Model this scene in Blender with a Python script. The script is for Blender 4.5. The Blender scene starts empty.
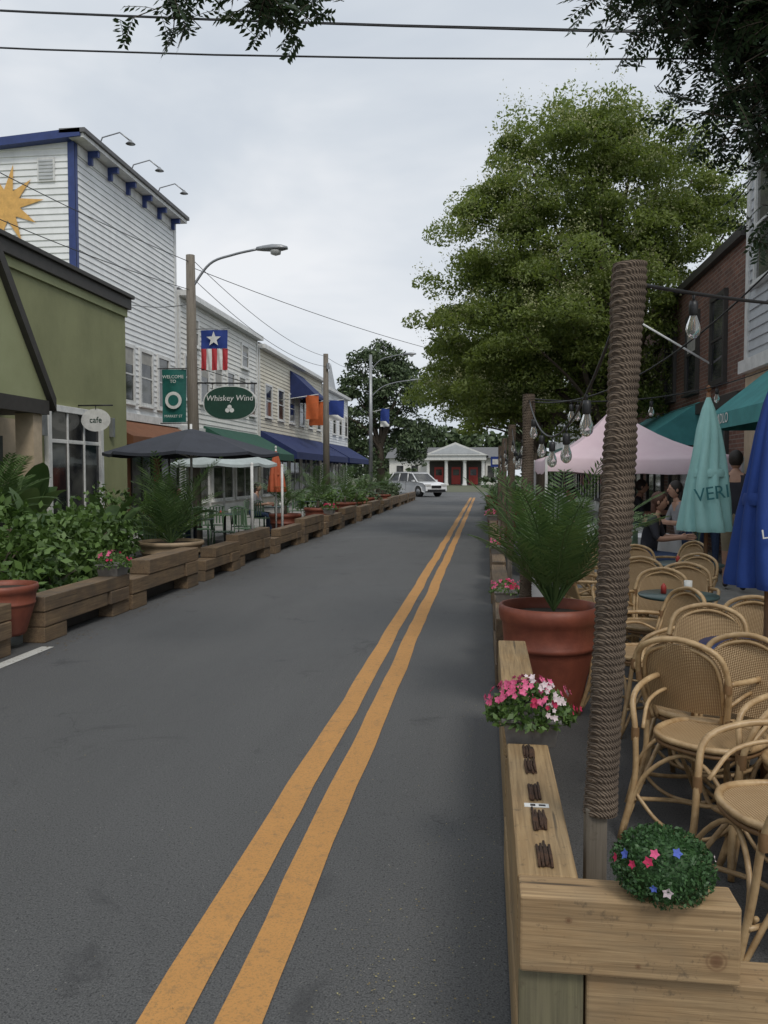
import bpy, math, random
import numpy as np
from mathutils import Vector, Matrix
random.seed(7); rng=np.random.default_rng(7)
R=math.radians
scene=bpy.context.scene
COL=scene.collection
scene.view_settings.view_transform='Standard'
try: scene.view_settings.look='None'
except Exception: pass
scene.view_settings.exposure=0

# ------------------------------------------------------------------ materials
def nt(name):
    m=bpy.data.materials.new(name); m.use_nodes=True
    t=m.node_tree; b=t.nodes['Principled BSDF']; return m,t,b
def N(t,k,**kw):
    n=t.nodes.new(k)
    for a,v in kw.items(): setattr(n,a,v)
    return n
def rgba(c): return (c[0],c[1],c[2],1)
def coords(t,stretch=(1,1,1),kind='Object'):
    tc=N(t,'ShaderNodeTexCoord'); mp=N(t,'ShaderNodeMapping'); mp.inputs['Scale'].default_value=stretch
    t.links.new(tc.outputs[kind],mp.inputs['Vector']); return mp.outputs['Vector']
def noise(t,vec,scale,detail=4,rough=.6,dist=0):
    n=N(t,'ShaderNodeTexNoise'); n.inputs['Scale'].default_value=scale; n.inputs['Detail'].default_value=detail
    n.inputs['Roughness'].default_value=rough; n.inputs['Distortion'].default_value=dist
    t.links.new(vec,n.inputs['Vector']); return n.outputs['Fac']
def ramp(t,fac,stops):
    r=N(t,'ShaderNodeValToRGB'); e=r.color_ramp.elements
    while len(e)<len(stops): e.new(.5)
    for i,(p,c) in enumerate(stops):
        e[i].position=p; e[i].color=rgba(c) if not isinstance(c,(int,float)) else (c,c,c,1)
    t.links.new(fac,r.inputs['Fac']); return r.outputs['Color']
def mix(t,fac,a,b,mode='MIX'):
    m=N(t,'ShaderNodeMix',data_type='RGBA',blend_type=mode)
    for sock,v in ((m.inputs[0],fac),(m.inputs[6],a),(m.inputs[7],b)):
        if hasattr(v,'is_linked') or hasattr(v,'links'): t.links.new(v,sock)
        elif isinstance(v,(int,float)): sock.default_value=v
        else: sock.default_value=rgba(v)
    return m.outputs[2]
def bump(t,b,h,strength=.3,dist=.02):
    n=N(t,'ShaderNodeBump'); n.inputs['Strength'].default_value=strength; n.inputs['Distance'].default_value=dist
    t.links.new(h,n.inputs['Height']); t.links.new(n.outputs['Normal'],b.inputs['Normal'])
def M(name,c1,c2=None,scale=4,rough=.7,bs=.15,bscale=None,metal=0,stretch=(1,1,1),dirt=.25,bd=.01):
    m,t,b=nt(name)
    if c2 is None: c2=tuple(x*.78 for x in c1)
    v=coords(t,stretch)
    f=noise(t,v,scale,4,.65)
    col=mix(t,ramp(t,f,[(.35,0.),(.65,1.)]),c2,c1)
    if dirt>0:
        v2=coords(t,(1,1,.35)); d=noise(t,v2,1.3,5,.7)
        col=mix(t,ramp(t,d,[(.45,0.),(.75,dirt)]),col,tuple(x*.55 for x in c2))
    t.links.new(col,b.inputs['Base Color'])
    b.inputs['Roughness'].default_value=rough; b.inputs['Metallic'].default_value=metal
    if bs>0:
        h=noise(t,v,bscale or scale*8,3,.6); bump(t,b,h,bs,bd)
    return m
def leafmat(name,dark,light,tr=.35):
    m,t,b=nt(name)
    g=N(t,'ShaderNodeNewGeometry')
    v=coords(t); f=noise(t,v,.9,2,.6)
    c=mix(t,g.outputs['Random Per Island'],dark,light)
    c=mix(t,ramp(t,f,[(.4,0.),(.65,.6)]),c,light)
    t.links.new(c,b.inputs['Base Color']); b.inputs['Roughness'].default_value=.55
    if tr>0:
        tl=N(t,'ShaderNodeBsdfTranslucent'); t.links.new(mix(t,.5,c,(light[0]*1.3,light[1]*1.4,light[2]*.7)),tl.inputs['Color'])
        ms=N(t,'ShaderNodeMixShader'); ms.inputs[0].default_value=tr
        t.links.new(b.outputs[0],ms.inputs[1]); t.links.new(tl.outputs[0],ms.inputs[2])
        t.links.new(ms.outputs[0],t.nodes['Material Output'].inputs['Surface'])
    return m

def asphalt(name,k=1.0):
    m,t,b=nt(name); v=coords(t)
    big=noise(t,v,.33,5,.6,.8); mid=noise(t,coords(t,(1,.13,1)),1.7,6,.72); fine=noise(t,v,150,2,.7)
    c=mix(t,ramp(t,big,[(.38,0.),(.62,1.)]),(.052*k,.053*k,.055*k),(.076*k,.077*k,.079*k))
    c=mix(t,ramp(t,mid,[(.42,0.),(.72,.7)]),c,(.040*k,.041*k,.044*k))
    c=mix(t,ramp(t,fine,[(.35,0.),(.72,.7)]),c,(.18*k,.18*k,.175*k))
    c=mix(t,ramp(t,noise(t,v,75,2,.7),[(.30,.75),(.46,0.)]),c,(.022,.023,.024))
    vo=N(t,'ShaderNodeTexVoronoi'); vo.inputs['Scale'].default_value=36; t.links.new(v,vo.inputs['Vector'])
    sp=ramp(t,vo.outputs['Distance'],[(.06,1.),(.13,0.)])
    msk=ramp(t,noise(t,v,6,3,.6),[(.52,0.),(.64,.95)])
    c=mix(t,mix(t,1.,sp,msk,'MULTIPLY'),c,(.33*k,.32*k,.29*k))
    st=ramp(t,noise(t,v,1.3,5,.7,.8),[(.60,0.),(.68,.55)]); c=mix(t,st,c,(.036,.036,.038))
    cr=N(t,'ShaderNodeTexVoronoi',feature='DISTANCE_TO_EDGE'); cr.inputs['Scale'].default_value=.42
    dv=N(t,'ShaderNodeVectorMath',operation='ADD'); nn=N(t,'ShaderNodeTexNoise'); nn.inputs['Scale'].default_value=2.4; nn.inputs['Detail'].default_value=6
    t.links.new(v,nn.inputs['Vector']); t.links.new(v,dv.inputs[0]); t.links.new(nn.outputs['Color'],dv.inputs[1]); t.links.new(dv.outputs[0],cr.inputs['Vector'])
    ck=ramp(t,cr.outputs['Distance'],[(.0006,.6),(.002,0.)]); cm=ramp(t,noise(t,v,.5,3),[(.5,0.),(.6,1.)])
    c=mix(t,mix(t,1.,ck,cm,'MULTIPLY'),c,(.02,.02,.021))
    t.links.new(c,b.inputs['Base Color'])
    t.links.new(ramp(t,big,[(.3,.60),(.7,.82)]),b.inputs['Roughness'])
    bump(t,b,noise(t,v,90,3,.75),.7,.006)
    return m
ASPH=asphalt('asphalt',1.0); ASPH2=asphalt('patio_asphalt',.78)
def paint(name,c):
    m,t,b=nt(name); v=coords(t)
    f=ramp(t,noise(t,v,14,6,.8),[(.34,.5),(.46,0.)])
    f2=ramp(t,noise(t,v,130,3,.7),[(.33,.6),(.5,0.)])
    col=mix(t,f,mix(t,noise(t,v,3,4),c,tuple(x*.78 for x in c)),(.14,.11,.07)); col=mix(t,f2,col,(.2,.14,.06))
    t.links.new(col,b.inputs['Base Color']); b.inputs['Roughness'].default_value=.75; bump(t,b,noise(t,v,90,4,.7),.4,.005); return m
YEL=paint('yellow_road_paint',(.60,.30,.09)); WHP=paint('white_road_paint',(.6,.6,.57))
CONC=M('concrete',(.30,.29,.27),(.22,.215,.2),2,.85,.3,60)
GRASS=M('ground_soil_grass',(.09,.11,.05),(.12,.11,.08),.6,.95,.3,20)
def wood(name,ax,c1=(.43,.30,.155),c2=(.26,.165,.075),knot=None,tint=None,ta=.5):
    m,t,b=nt(name)
    s=[22,22,22]; s[ax]=1.3
    v=coords(t,tuple(s)); g=noise(t,v,1.6,6,.6,.8)
    s2=[70,70,70]; s2[ax]=2.; g2=noise(t,coords(t,tuple(s2)),1.5,3,.6)
    c=mix(t,ramp(t,g,[(.3,0.),(.7,1.)]),c2,c1); c=mix(t,ramp(t,g2,[(.35,.5),(.55,0.)]),c,tuple(x*.55 for x in c2))
    s3=[16,16,16]; s3[ax]=.7; g3=noise(t,coords(t,tuple(s3)),2.3,2,.5); chk=ramp(t,g3,[(.27,.8),(.31,0.)]); c=mix(t,chk,c,(.05,.035,.022))
    d=noise(t,coords(t),2.6,5,.65); c=mix(t,ramp(t,d,[(.42,0.),(.72,ta)]),c,(.17,.145,.10) if tint is None else tint)
    c=mix(t,ramp(t,noise(t,coords(t),35,3,.7),[(.60,0.),(.74,.6)]),c,(.08,.06,.04))
    if knot:
        for (kx,ky,kz,kr) in knot:
            tc=N(t,'ShaderNodeTexCoord'); vm=N(t,'ShaderNodeVectorMath',operation='DISTANCE'); vm.inputs[1].default_value=(kx,ky,kz)
            t.links.new(tc.outputs['Object'],vm.inputs[0])
            mu=N(t,'ShaderNodeMath',operation='MULTIPLY'); mu.inputs[1].default_value=1/kr; t.links.new(vm.outputs['Value'],mu.inputs[0])
            k=ramp(t,mu.outputs[0],[(.0,.95),(.35,.8),(.5,.2),(.62,.6),(.75,.12),(1,0.)])
            c=mix(t,k,c,(.15,.075,.035))
    t.links.new(c,b.inputs['Base Color']); b.inputs['Roughness'].default_value=.75; bump(t,b,g2,.4,.004); return m
WY=wood('timber_y',1); WX=wood('timber_x',0,(.45,.31,.165),(.29,.185,.09),[(.535,1.93,.475,.035),(.2,1.93,.55,.012),(.36,1.93,.45,.01)])
WG=wood('timber_green_end',2,(.2,.18,.1),(.13,.12,.07)); WL=wood('timber_old',1,(.26,.18,.10),(.14,.09,.055),tint=(.08,.065,.05),ta=.8); WP=wood('utility_pole_wood',2,(.22,.19,.155),(.13,.11,.09))
WT=wood('varnished_pole',2,(.26,.12,.05),(.16,.07,.03))
def siding(name,c,dirt=.25): return M(name,c,tuple(x*.9 for x in c),3,.6,.05,40,dirt=dirt)
WHITE=siding('white_clapboard_paint',(.82,.83,.83)); WHITE2=siding('cream_white_paint',(.78,.77,.73)); CREAM=siding('cream_paint',(.72,.67,.55)); GREYS=siding('grey_siding_paint',(.50,.52,.54))
BLUET=M('blue_trim_paint',(.03,.055,.20),None,6,.5,.05,dirt=.1)
OLIVE=M('olive_green_stucco',(.27,.28,.145),(.235,.245,.125),1.2,.85,.4,60,dirt=.3)
OLIVEL=M('light_green_stucco',(.34,.36,.20),(.30,.32,.17),1.2,.85,.3,60,dirt=.15)
DKBR=M('dark_brown_trim',(.055,.05,.045),None,6,.6,.1)
BEIGE=M('beige_wall',(.55,.44,.31),None,3,.8,.1)
BLACK=M('black_metal',(.02,.02,.022),None,8,.45,.05,dirt=0)
METAL=M('grey_metal',(.34,.35,.36),None,6,.4,.05,metal=.6)
WMET=M('white_metal_paint',(.76,.76,.74),None,6,.45,.03)
BLIND=M('window_blind',(.42,.41,.38),None,6,.8,.03,dirt=.2)
ROOFG=M('grey_roof',(.16,.16,.165),None,4,.8,.2)
TERRA=M('terracotta_glaze',(.28,.08,.045),(.18,.05,.03),4,.55,.2,30,dirt=.7)
TAN=M('tan_ceramic',(.42,.31,.2),None,5,.6,.1)
SOIL=M('potting_soil',(.04,.028,.018),None,20,.95,.6,60,dirt=0)
TEALF=M('teal_awning_fabric',(.07,.30,.30),None,3,.85,.2,120,dirt=.15)
NAVYF=M('navy_awning_fabric',(.018,.032,.12),None,3,.85,.2,120,dirt=.1)
GREENF=M('dark_green_awning_fabric',(.02,.09,.06),None,3,.85,.2,120,dirt=.1)
BROWNF=M('brown_awning_fabric',(.20,.08,.035),None,3,.85,.2,120,dirt=.1)
CHARF=M('charcoal_umbrella_fabric',(.045,.05,.065),None,3,.85,.2,100,dirt=.05)
GRYF=M('grey_white_umbrella_fabric',(.46,.52,.52),None,3,.85,.2,100,dirt=.05)
LTEAL=M('pale_teal_umbrella_fabric',(.34,.62,.60),(.29,.55,.53),3,.8,.2,100,dirt=.2)
BLUEF=M('blue_umbrella_fabric',(.012,.05,.25),None,3,.8,.2,100,dirt=.05)
ORNF=M('orange_umbrella_fabric',(.52,.12,.05),None,3,.8,.2,100,dirt=.05)
PINKF=M('pale_pink_canopy_fabric',(.76,.60,.64),(.70,.53,.58),1.5,.75,.2,30,dirt=.1)
CLOTH=M('white_tablecloth',(.68,.68,.68),None,3,.85,.2,30,dirt=.05)
CANE=M('cane',(.56,.40,.22),(.36,.23,.11),14,.42,.15,60,dirt=.4)
CANED=M('cane_binding',(.26,.15,.07),None,14,.5,.2,60,dirt=.1)
RUST=M('rusty_iron',(.085,.042,.022),(.045,.025,.016),40,.9,.6,200,dirt=0)
GALV=M('galvanised_tray',(.22,.21,.2),(.15,.14,.13),9,.5,.15,50,metal=.3)
REDP=M('red_paint',(.45,.05,.04),None,8,.5,.05); LETW=M('white_letter_paint',(.75,.75,.72),None,8,.5,0,dirt=0)
SIGNG=M('dark_green_sign',(.015,.06,.04),None,8,.45,.03,dirt=.05); SIGNT=M('teal_green_banner',(.01,.13,.11),None,8,.6,.05,dirt=.05)
SUNY=M('orange_yellow_paint',(.78,.45,.13),None,8,.6,0,dirt=.2)
FLRED=M('flag_red',(.5,.04,.05),None,6,.8,.1,dirt=0); FLBLU=M('flag_blue',(.02,.05,.25),None,6,.8,.1,dirt=0); FLORG=M('flag_orange',(.55,.12,.03),None,6,.8,.1,dirt=0)
CARW=M('white_car_paint',(.76,.77,.78),(.74,.75,.76),3,.22,0,dirt=.1); RUBB=M('rubber',(.02,.02,.02),None,8,.8,.1)
LAMPG=M('lamp_lens',(.6,.6,.58),None,8,.3,0,dirt=0)
m,t,b=nt('window_glass'); v=coords(t); f=noise(t,v,.8,3); t.links.new(mix(t,ramp(t,f,[(.4,0.),(.62,1.)]),(.012,.014,.018),(.11,.11,.10)),b.inputs['Base Color']); b.inputs['Roughness'].default_value=.06; bump(t,b,noise(t,v,1.2,2),.06,.02); GLASS=m
m,t,b=nt('bulb_glass'); f=noise(t,coords(t),30,2); t.links.new(mix(t,f,(.85,.85,.82),(.95,.95,.93)),b.inputs['Base Color']); b.inputs['Roughness'].default_value=.05; b.inputs['Transmission Weight'].default_value=.9; b.inputs['IOR'].default_value=1.12; BULB=m
m,t,b=nt('sisal_rope'); v=coords(t,(1,1,1))
wv=N(t,'ShaderNodeTexWave',wave_type='BANDS',bands_direction='DIAGONAL'); wv.inputs['Scale'].default_value=60; wv.inputs['Distortion'].default_value=3; wv.inputs['Detail'].default_value=3
t.links.new(v,wv.inputs['Vector']); f=noise(t,v,7,5,.7)
c=mix(t,ramp(t,f,[(.3,0.),(.7,1.)]),(.085,.062,.045),(.245,.185,.135)); c=mix(t,ramp(t,wv.outputs['Fac'],[(.2,.6),(.6,0.)]),c,(.05,.036,.028))
t.links.new(c,b.inputs['Base Color']); b.inputs['Roughness'].default_value=.95; bump(t,b,wv.outputs['Fac'],.8,.006); ROPE=m
m,t,b=nt('woven_cane'); v=coords(t)
sx=N(t,'ShaderNodeSeparateXYZ'); t.links.new(v,sx.inputs[0])
def mt(op,a,bv=None):
    n=N(t,'ShaderNodeMath',operation=op)
    for i,x in enumerate((a,bv)):
        if x is None: continue
        if isinstance(x,(int,float)): n.inputs[i].default_value=x
        else: t.links.new(x,n.inputs[i])
    return n.outputs[0]
yz=mt('ADD',mt('MULTIPLY',sx.outputs[1],.9),sx.outputs[2])
s1=mt('SINE',mt('MULTIPLY',mt('ADD',sx.outputs[0],yz),330)); s2=mt('SINE',mt('MULTIPLY',mt('SUBTRACT',sx.outputs[0],yz),330))
w=mt('MULTIPLY',s1,s2)
c=mix(t,ramp(t,w,[(.0,0.),(.3,1.)]),(.25,.15,.07),(.60,.44,.25)); c=mix(t,ramp(t,noise(t,v,6,4),[(.4,0.),(.7,.6)]),c,(.33,.21,.10))
t.links.new(c,b.inputs['Base Color']); b.inputs['Roughness'].default_value=.55; bump(t,b,w,.6,.003); WEAVE=m
m,t,b=nt('red_brick'); tc=N(t,'ShaderNodeTexCoord'); sp=N(t,'ShaderNodeSeparateXYZ'); t.links.new(tc.outputs['Object'],sp.inputs[0])
ad=N(t,'ShaderNodeMath',operation='ADD'); t.links.new(sp.outputs[0],ad.inputs[0]); t.links.new(sp.outputs[1],ad.inputs[1])
cb=N(t,'ShaderNodeCombineXYZ'); t.links.new(ad.outputs[0],cb.inputs[0]); t.links.new(sp.outputs[2],cb.inputs[1])
bk=N(t,'ShaderNodeTexBrick'); bk.inputs['Scale'].default_value=1; bk.inputs['Brick Width'].default_value=.22; bk.inputs['Row Height'].default_value=.075; bk.inputs['Mortar Size'].default_value=.008
bk.inputs['Color1'].default_value=(.12,.055,.04,1); bk.inputs['Color2'].default_value=(.21,.095,.065,1); bk.inputs['Mortar'].default_value=(.22,.19,.16,1)
t.links.new(cb.outputs[0],bk.inputs['Vector']); c=mix(t,ramp(t,noise(t,coords(t),1.5,5),[(.4,0.),(.7,.5)]),bk.outputs['Color'],(.08,.05,.04))
t.links.new(c,b.inputs['Base Color']); b.inputs['Roughness'].default_value=.9; BRICK=m
LEAF=leafmat('pagoda_tree_leaves',(.065,.10,.025),(.21,.26,.065),.45)
PANI=leafmat('pagoda_tree_blossom',(.30,.32,.14),(.46,.46,.26),.3)
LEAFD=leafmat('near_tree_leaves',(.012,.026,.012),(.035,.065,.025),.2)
LEAFB=leafmat('background_tree_leaves',(.03,.055,.022),(.08,.115,.045),0)
LEAFS=leafmat('shrub_leaves',(.028,.06,.015),(.13,.22,.055),.2)
LEAFP=leafmat('palm_leaves',(.03,.07,.022),(.11,.18,.06),.25)
LEAFT=leafmat('topiary_leaves',(.012,.045,.012),(.045,.11,.03),0)
BARK=M('bark',(.12,.095,.07),(.07,.055,.04),9,.95,.8,30,stretch=(1,1,.3),bd=.02)
PETP=M('pink_petals',(.75,.17,.32),(.62,.08,.2),30,.7,0,dirt=0); PETR=M('red_petals',(.50,.02,.09),None,30,.7,0,dirt=0); PETW=M('white_petals',(.72,.6,.62),None,30,.7,0,dirt=0); PETB=M('blue_petals',(.08,.13,.5),None,30,.7,0,dirt=0)

# ------------------------------------------------------------------ mesh builder
def empty(name):
    e=bpy.data.objects.new(name,None); COL.objects.link(e); e.empty_display_size=.2; return e
class MB:
    def __init__(s): s.v=[]; s.f=[]; s.m=[]; s.sm=[]; s.mats=[]
    def mi(s,mat):
        if mat not in s.mats: s.mats.append(mat)
        return s.mats.index(mat)
    def add(s,vs,fs,mat,smooth=False):
        o=len(s.v); s.v.extend([tuple(p) for p in vs]); i=s.mi(mat)
        for f in fs: s.f.append(tuple(o+k for k in f)); s.m.append(i); s.sm.append(smooth)
    def box(s,x0,x1,y0,y1,z0,z1,mat):
        s.add([(x0,y0,z0),(x1,y0,z0),(x1,y1,z0),(x0,y1,z0),(x0,y0,z1),(x1,y0,z1),(x1,y1,z1),(x0,y1,z1)],
              [(0,3,2,1),(4,5,6,7),(0,1,5,4),(1,2,6,5),(2,3,7,6),(3,0,4,7)],mat)
    def obox(s,c,h,rz,mat,rx=0,ry=0):
        Mx=Matrix.Rotation(rz,3,'Z')@Matrix.Rotation(ry,3,'Y')@Matrix.Rotation(rx,3,'X'); c=Vector(c)
        vs=[c+Mx@Vector((a*h[0],b_*h[1],d*h[2])) for d in(-1,1) for a,b_ in((-1,-1),(1,-1),(1,1),(-1,1))]
        s.add(vs,[(0,3,2,1),(4,5,6,7),(0,1,5,4),(1,2,6,5),(2,3,7,6),(3,0,4,7)],mat)
    def tube(s,pts,r,mat,seg=8,caps=True):
        pts=[Vector(p) for p in pts]; n=len(pts)
        if isinstance(r,(int,float)): r=[r]*n
        T=[]
        for i in range(n):
            a=pts[min(i+1,n-1)]-pts[max(i-1,0)]
            T.append(a.normalized() if a.length>1e-9 else Vector((0,0,1)))
        u=T[0].orthogonal().normalized(); vs=[]
        for i in range(n):
            u=(u-T[i]*u.dot(T[i]))
            u=u.normalized() if u.length>1e-6 else T[i].orthogonal().normalized()
            w=T[i].cross(u)
            for k in range(seg):
                a=2*math.pi*k/seg; vs.append(pts[i]+(u*math.cos(a)+w*math.sin(a))*r[i])
        fs=[(i*seg+k,i*seg+(k+1)%seg,(i+1)*seg+(k+1)%seg,(i+1)*seg+k) for i in range(n-1) for k in range(seg)]
        if caps: fs+= [tuple(range(seg-1,-1,-1)),tuple((n-1)*seg+k for k in range(seg))]
        s.add(vs,fs,mat,True)
    def lathe(s,prof,c,mat,seg=24,fn=None):
        vs=[];n=len(prof)
        for i,(r,z) in enumerate(prof):
            for k in range(seg):
                a=2*math.pi*k/seg; rr=r*(fn(a,z,i) if fn else 1)
                vs.append((c[0]+rr*math.cos(a),c[1]+rr*math.sin(a),c[2]+z))
        s.add(vs,[(i*seg+k,i*seg+(k+1)%seg,(i+1)*seg+(k+1)%seg,(i+1)*seg+k) for i in range(n-1) for k in range(seg)],mat,True)
    def build(s,name,parent=None,bevel=0):
        me=bpy.data.meshes.new(name); me.from_pydata(s.v,[],s.f)
        for m_ in s.mats: me.materials.append(m_)
        me.polygons.foreach_set('material_index',s.m); me.polygons.foreach_set('use_smooth',s.sm); me.update()
        o=bpy.data.objects.new(name,me); COL.objects.link(o)
        if parent: o.parent=parent
        if bevel:
            b_=o.modifiers.new('bev','BEVEL'); b_.width=bevel; b_.segments=2; b_.limit_method='ANGLE'
        return o
def inst(o,name,loc,rz,sc=1,tilt=(0,0)):
    q=bpy.data.objects.new(name,o.data); COL.objects.link(q); q.location=loc; q.rotation_euler=(tilt[0],tilt[1],rz); q.scale=(sc,)*3; return q
def smooth(pts,k=6):
    P=[Vector(p) for p in pts]; P=[P[0]*2-P[1]]+P+[P[-1]*2-P[-2]]; out=[]
    for i in range(1,len(P)-2):
        for j in range(k):
            t_=j/k; a,b_,c,d=P[i-1],P[i],P[i+1],P[i+2]
            out.append(.5*((2*b_)+(c-a)*t_+(2*a-5*b_+4*c-d)*t_*t_+(3*b_-a-3*c+d)*t_**3))
    out.append(P[-2]); return out
def quads(name,C,A,B,mat,parent=None,join=None):
    n=len(C); V=np.empty((n,4,3)); V[:,0]=C+A;V[:,1]=C+B;V[:,2]=C-A;V[:,3]=C-B
    me=bpy.data.meshes.new(name); me.vertices.add(4*n); me.vertices.foreach_set('co',V.reshape(-1))
    me.loops.add(4*n); me.loops.foreach_set('vertex_index',np.arange(4*n,dtype=np.int32))
    me.polygons.add(n); me.polygons.foreach_set('loop_start',np.arange(0,4*n,4,dtype=np.int32))
    me.materials.append(mat); me.update(calc_edges=True); me.validate()
    o=bpy.data.objects.new(name,me); COL.objects.link(o)
    if parent: o.parent=parent
    return o
def unit(n):
    a=rng.normal(size=(n,3)); return a/np.linalg.norm(a,axis=1,keepdims=True)
def leafcloud(name,C,S,mat,parent=None,asp=.45,flat=0):
    n=len(C); a=unit(n); b_=np.cross(a,unit(n)+np.array([0,0,flat])); b_/=np.maximum(np.linalg.norm(b_,axis=1,keepdims=True),1e-6)
    S=np.asarray(S).reshape(-1,1); return quads(name,C,a*S,b_*S*asp,mat,parent)

# ------------------------------------------------------------------ ground
g=MB(); g.add([(-250,-60,-.02),(250,-60,-.02),(250,420,-.02),(-250,420,-.02)],[(0,1,2,3)],GRASS); g.build('ground')
g=MB(); g.add([(-4.6,-20,0),(.08,-20,0),(.08,66,0),(-4.6,66,0)],[(0,1,2,3)],ASPH); g.build('road')
g=MB(); g.add([(-6.2,-20,-.001),(-4.6,-20,-.001),(-4.6,66,-.001),(-6.2,66,-.001)],[(0,1,2,3)],ASPH2); g.add([(.08,-20,-.001),(2.4,-20,-.001),(2.4,66,-.001),(.08,66,-.001)],[(0,1,2,3)],ASPH2); g.build('parking_lane')
g=MB(); g.add([(-80,58,-.006),(80,58,-.006),(80,70,-.006),(-80,70,-.006)],[(0,1,2,3)],ASPH2); g.build('cross_road')
g=MB()
for x0,x1 in((-.995,-.855),(-.775,-.635)):
    n=200; vs=[]
    for i in range(n+1):
        yy=-10+64*i/n; wv_=.006*math.sin(yy*1.3)+.004*math.sin(yy*3.1+x0*9); vs+= [(x0+wv_+random.uniform(-.004,.004),yy,.004),(x1+wv_+random.uniform(-.004,.004),yy,.004)]
    g.add(vs,[(2*i,2*i+1,2*i+3,2*i+2) for i in range(n)],YEL)
g.build('centre_line_marking')
g=MB(); g.add([(-4.05,-5,.004),(-3.93,-5,.004),(-3.93,7.1,.004),(-4.05,7.1,.004)],[(0,1,2,3)],WHP); g.build('edge_line_marking')
g=MB(); g.box(-9.6,-6.2,-20,57,-.02,.13,CONC); g.build('left_pavement',bevel=.02)
g=MB(); g.box(2.4,4.3,-20,57,-.02,.13,CONC); g.build('right_pavement',bevel=.02)
n=1300; C=np.column_stack([np.zeros(n),rng.uniform(2.0,13,n),np.full(n,.008)]); 
q=rng.random(n); C[:,0]=np.where(q<.4,rng.uniform(-3.9,.05,n),np.where(q<.85,.05-np.abs(rng.normal(0,.12,n)),-.3+rng.normal(0,.12,n)))
C[:,1]=np.where(q>.85,2.25+np.abs(rng.normal(0,.5,n)),C[:,1])
A=np.column_stack([rng.normal(size=n),rng.normal(size=n),np.zeros(n)]); A/=np.linalg.norm(A,axis=1,keepdims=True); B=np.column_stack([-A[:,1],A[:,0],np.full(n,.2)]); s=rng.uniform(.0015,.0055,(n,1))
quads('fallen_leaf_litter',C,A*s,B*s*.6,M('dry_leaf',(.36,.33,.17),(.2,.15,.07),8,.9,0,dirt=0))
n=900; C=np.column_stack([-3.98+np.abs(rng.normal(0,.10,n)),rng.uniform(6.5,30,n),np.full(n,.010)])
A=np.column_stack([rng.normal(size=n),rng.normal(size=n),np.zeros(n)]); A/=np.linalg.norm(A,axis=1,keepdims=True); B=np.column_stack([-A[:,1],A[:,0],np.full(n,.2)]); s=rng.uniform(.004,.016,(n,1))
quads('gutter_leaf_litter',C,A*s,B*s*.6,M('brown_leaf',(.16,.12,.06),(.09,.06,.03),8,.9,0,dirt=0))

# ------------------------------------------------------------------ right timber barrier
def timber(mb,x0,x1,y0,y1,z0,z1,mat): mb.box(x0,x1,y0,y1,z0,z1,mat)
g=MB()
timber(g,.085,.235,2.04,3.05,.415,.6,WY)
timber(g,.09,.235,1.97,3.3,.225,.411,WY); timber(g,.083,.24,2.0,3.3,.02,.221,WY)
timber(g,.087,.59,1.93,2.036,.418,.603,WX)
timber(g,.245,1.25,1.95,2.05,.232,.414,WX); timber(g,.245,1.25,1.96,2.05,.03,.228,WX)
timber(g,.086,.24,1.955,1.968,.226,.41,WG)
g.build('timber_barrier',bevel=.007)
g=MB()
for yc in (2.14,2.36,2.58,2.80,2.95):
    for j in range(8):
        x=.143+(j%4)*.010+random.uniform(-.002,.002); y0=yc-.075+random.uniform(0,.035)
        g.tube([(x,y0,.606),(x+random.uniform(-.004,.004),yc,.609),(x,y0+.10+random.uniform(0,.04),.605)],.0036,RUST,6)
    g.box(.139,.177,yc-.055,yc+.06,.6005,.6025,RUST)
g.build('rusty_bolt_strip')
g=MB(); g.box(.122,.195,2.462,2.49,.6006,.602,LETW); g.box(.14,.155,2.468,2.484,.6021,.6026,BLACK); g.box(.165,.185,2.470,2.482,.6021,.6026,BLACK); g.build('small_label')
def barrier(y0,y1,x0,x1,h,mat=WY,legs=False):
    g=MB(); t_=h/3
    for i in range(3):
        z0=i*t_+.006; z1=(i+1)*t_; n=max(2,int((y1-y0)/1.1))
        if (i==1 and not legs) or (i==0 and legs):
            for j in range(n):
                a=y0+(y1-y0-.42)*j/(n-1) if n>1 else y0; g.box(x0+.004+random.uniform(-.01,.01),x1-.004+random.uniform(-.012,.02),a,a+.42,z0 if i else .0,z1,mat)
            g.box(x0+.02,x0+.06,y0+.4,y1-.4,z0,z1,DKBR)  # not trim: dark backing strip that paints in the shade of the gaps
        elif legs and i==1:
            g.box(x0,x1,y0+.0,y1-.55,z0,z1,mat); g.box(x0+.01,x1+.02,y1-.5,y1-.04,z0,z1,mat)
        else:
            o=random.uniform(-.012,.012); g.box(x0+o,x1+o,y0+random.uniform(-.02,.02)+(random.choice((0,.45)) if legs else 0),y1,z0,z1,mat)
    return g.build('timber_barrier',bevel=.008)
for a,b_ in((3.5,5.05),(6.15,7.9),(8.1,9.8),(10.1,12.2),(12.7,14.9),(15.2,17.5),(17.9,20.4),(21.4,24),(24.3,27),(28,31),(31.5,35),(36,40)):
    barrier(a,b_,.085,.25,.58 if a<6 else .52,WY if a<6 else WL)
for a,b_,h in((1.5,4.2,.45),(4.3,6.75,.46),(7.25,9.1,.44),(9.15,11.35,.54),(11.7,13.4,.46),(13.45,15.5,.56),(15.9,18.3,.46),(18.4,20.6,.56),(21,23.5,.47),(23.6,26.2,.56),(27,29.5,.48),(29.6,32.5,.54),(33,36,.48),(36.3,39.5,.52),(40,44,.5),(44.5,49,.5)):
    barrier(a,b_,-4.33,-4.1+random.uniform(-.03,.03),h,WL,True)

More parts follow.
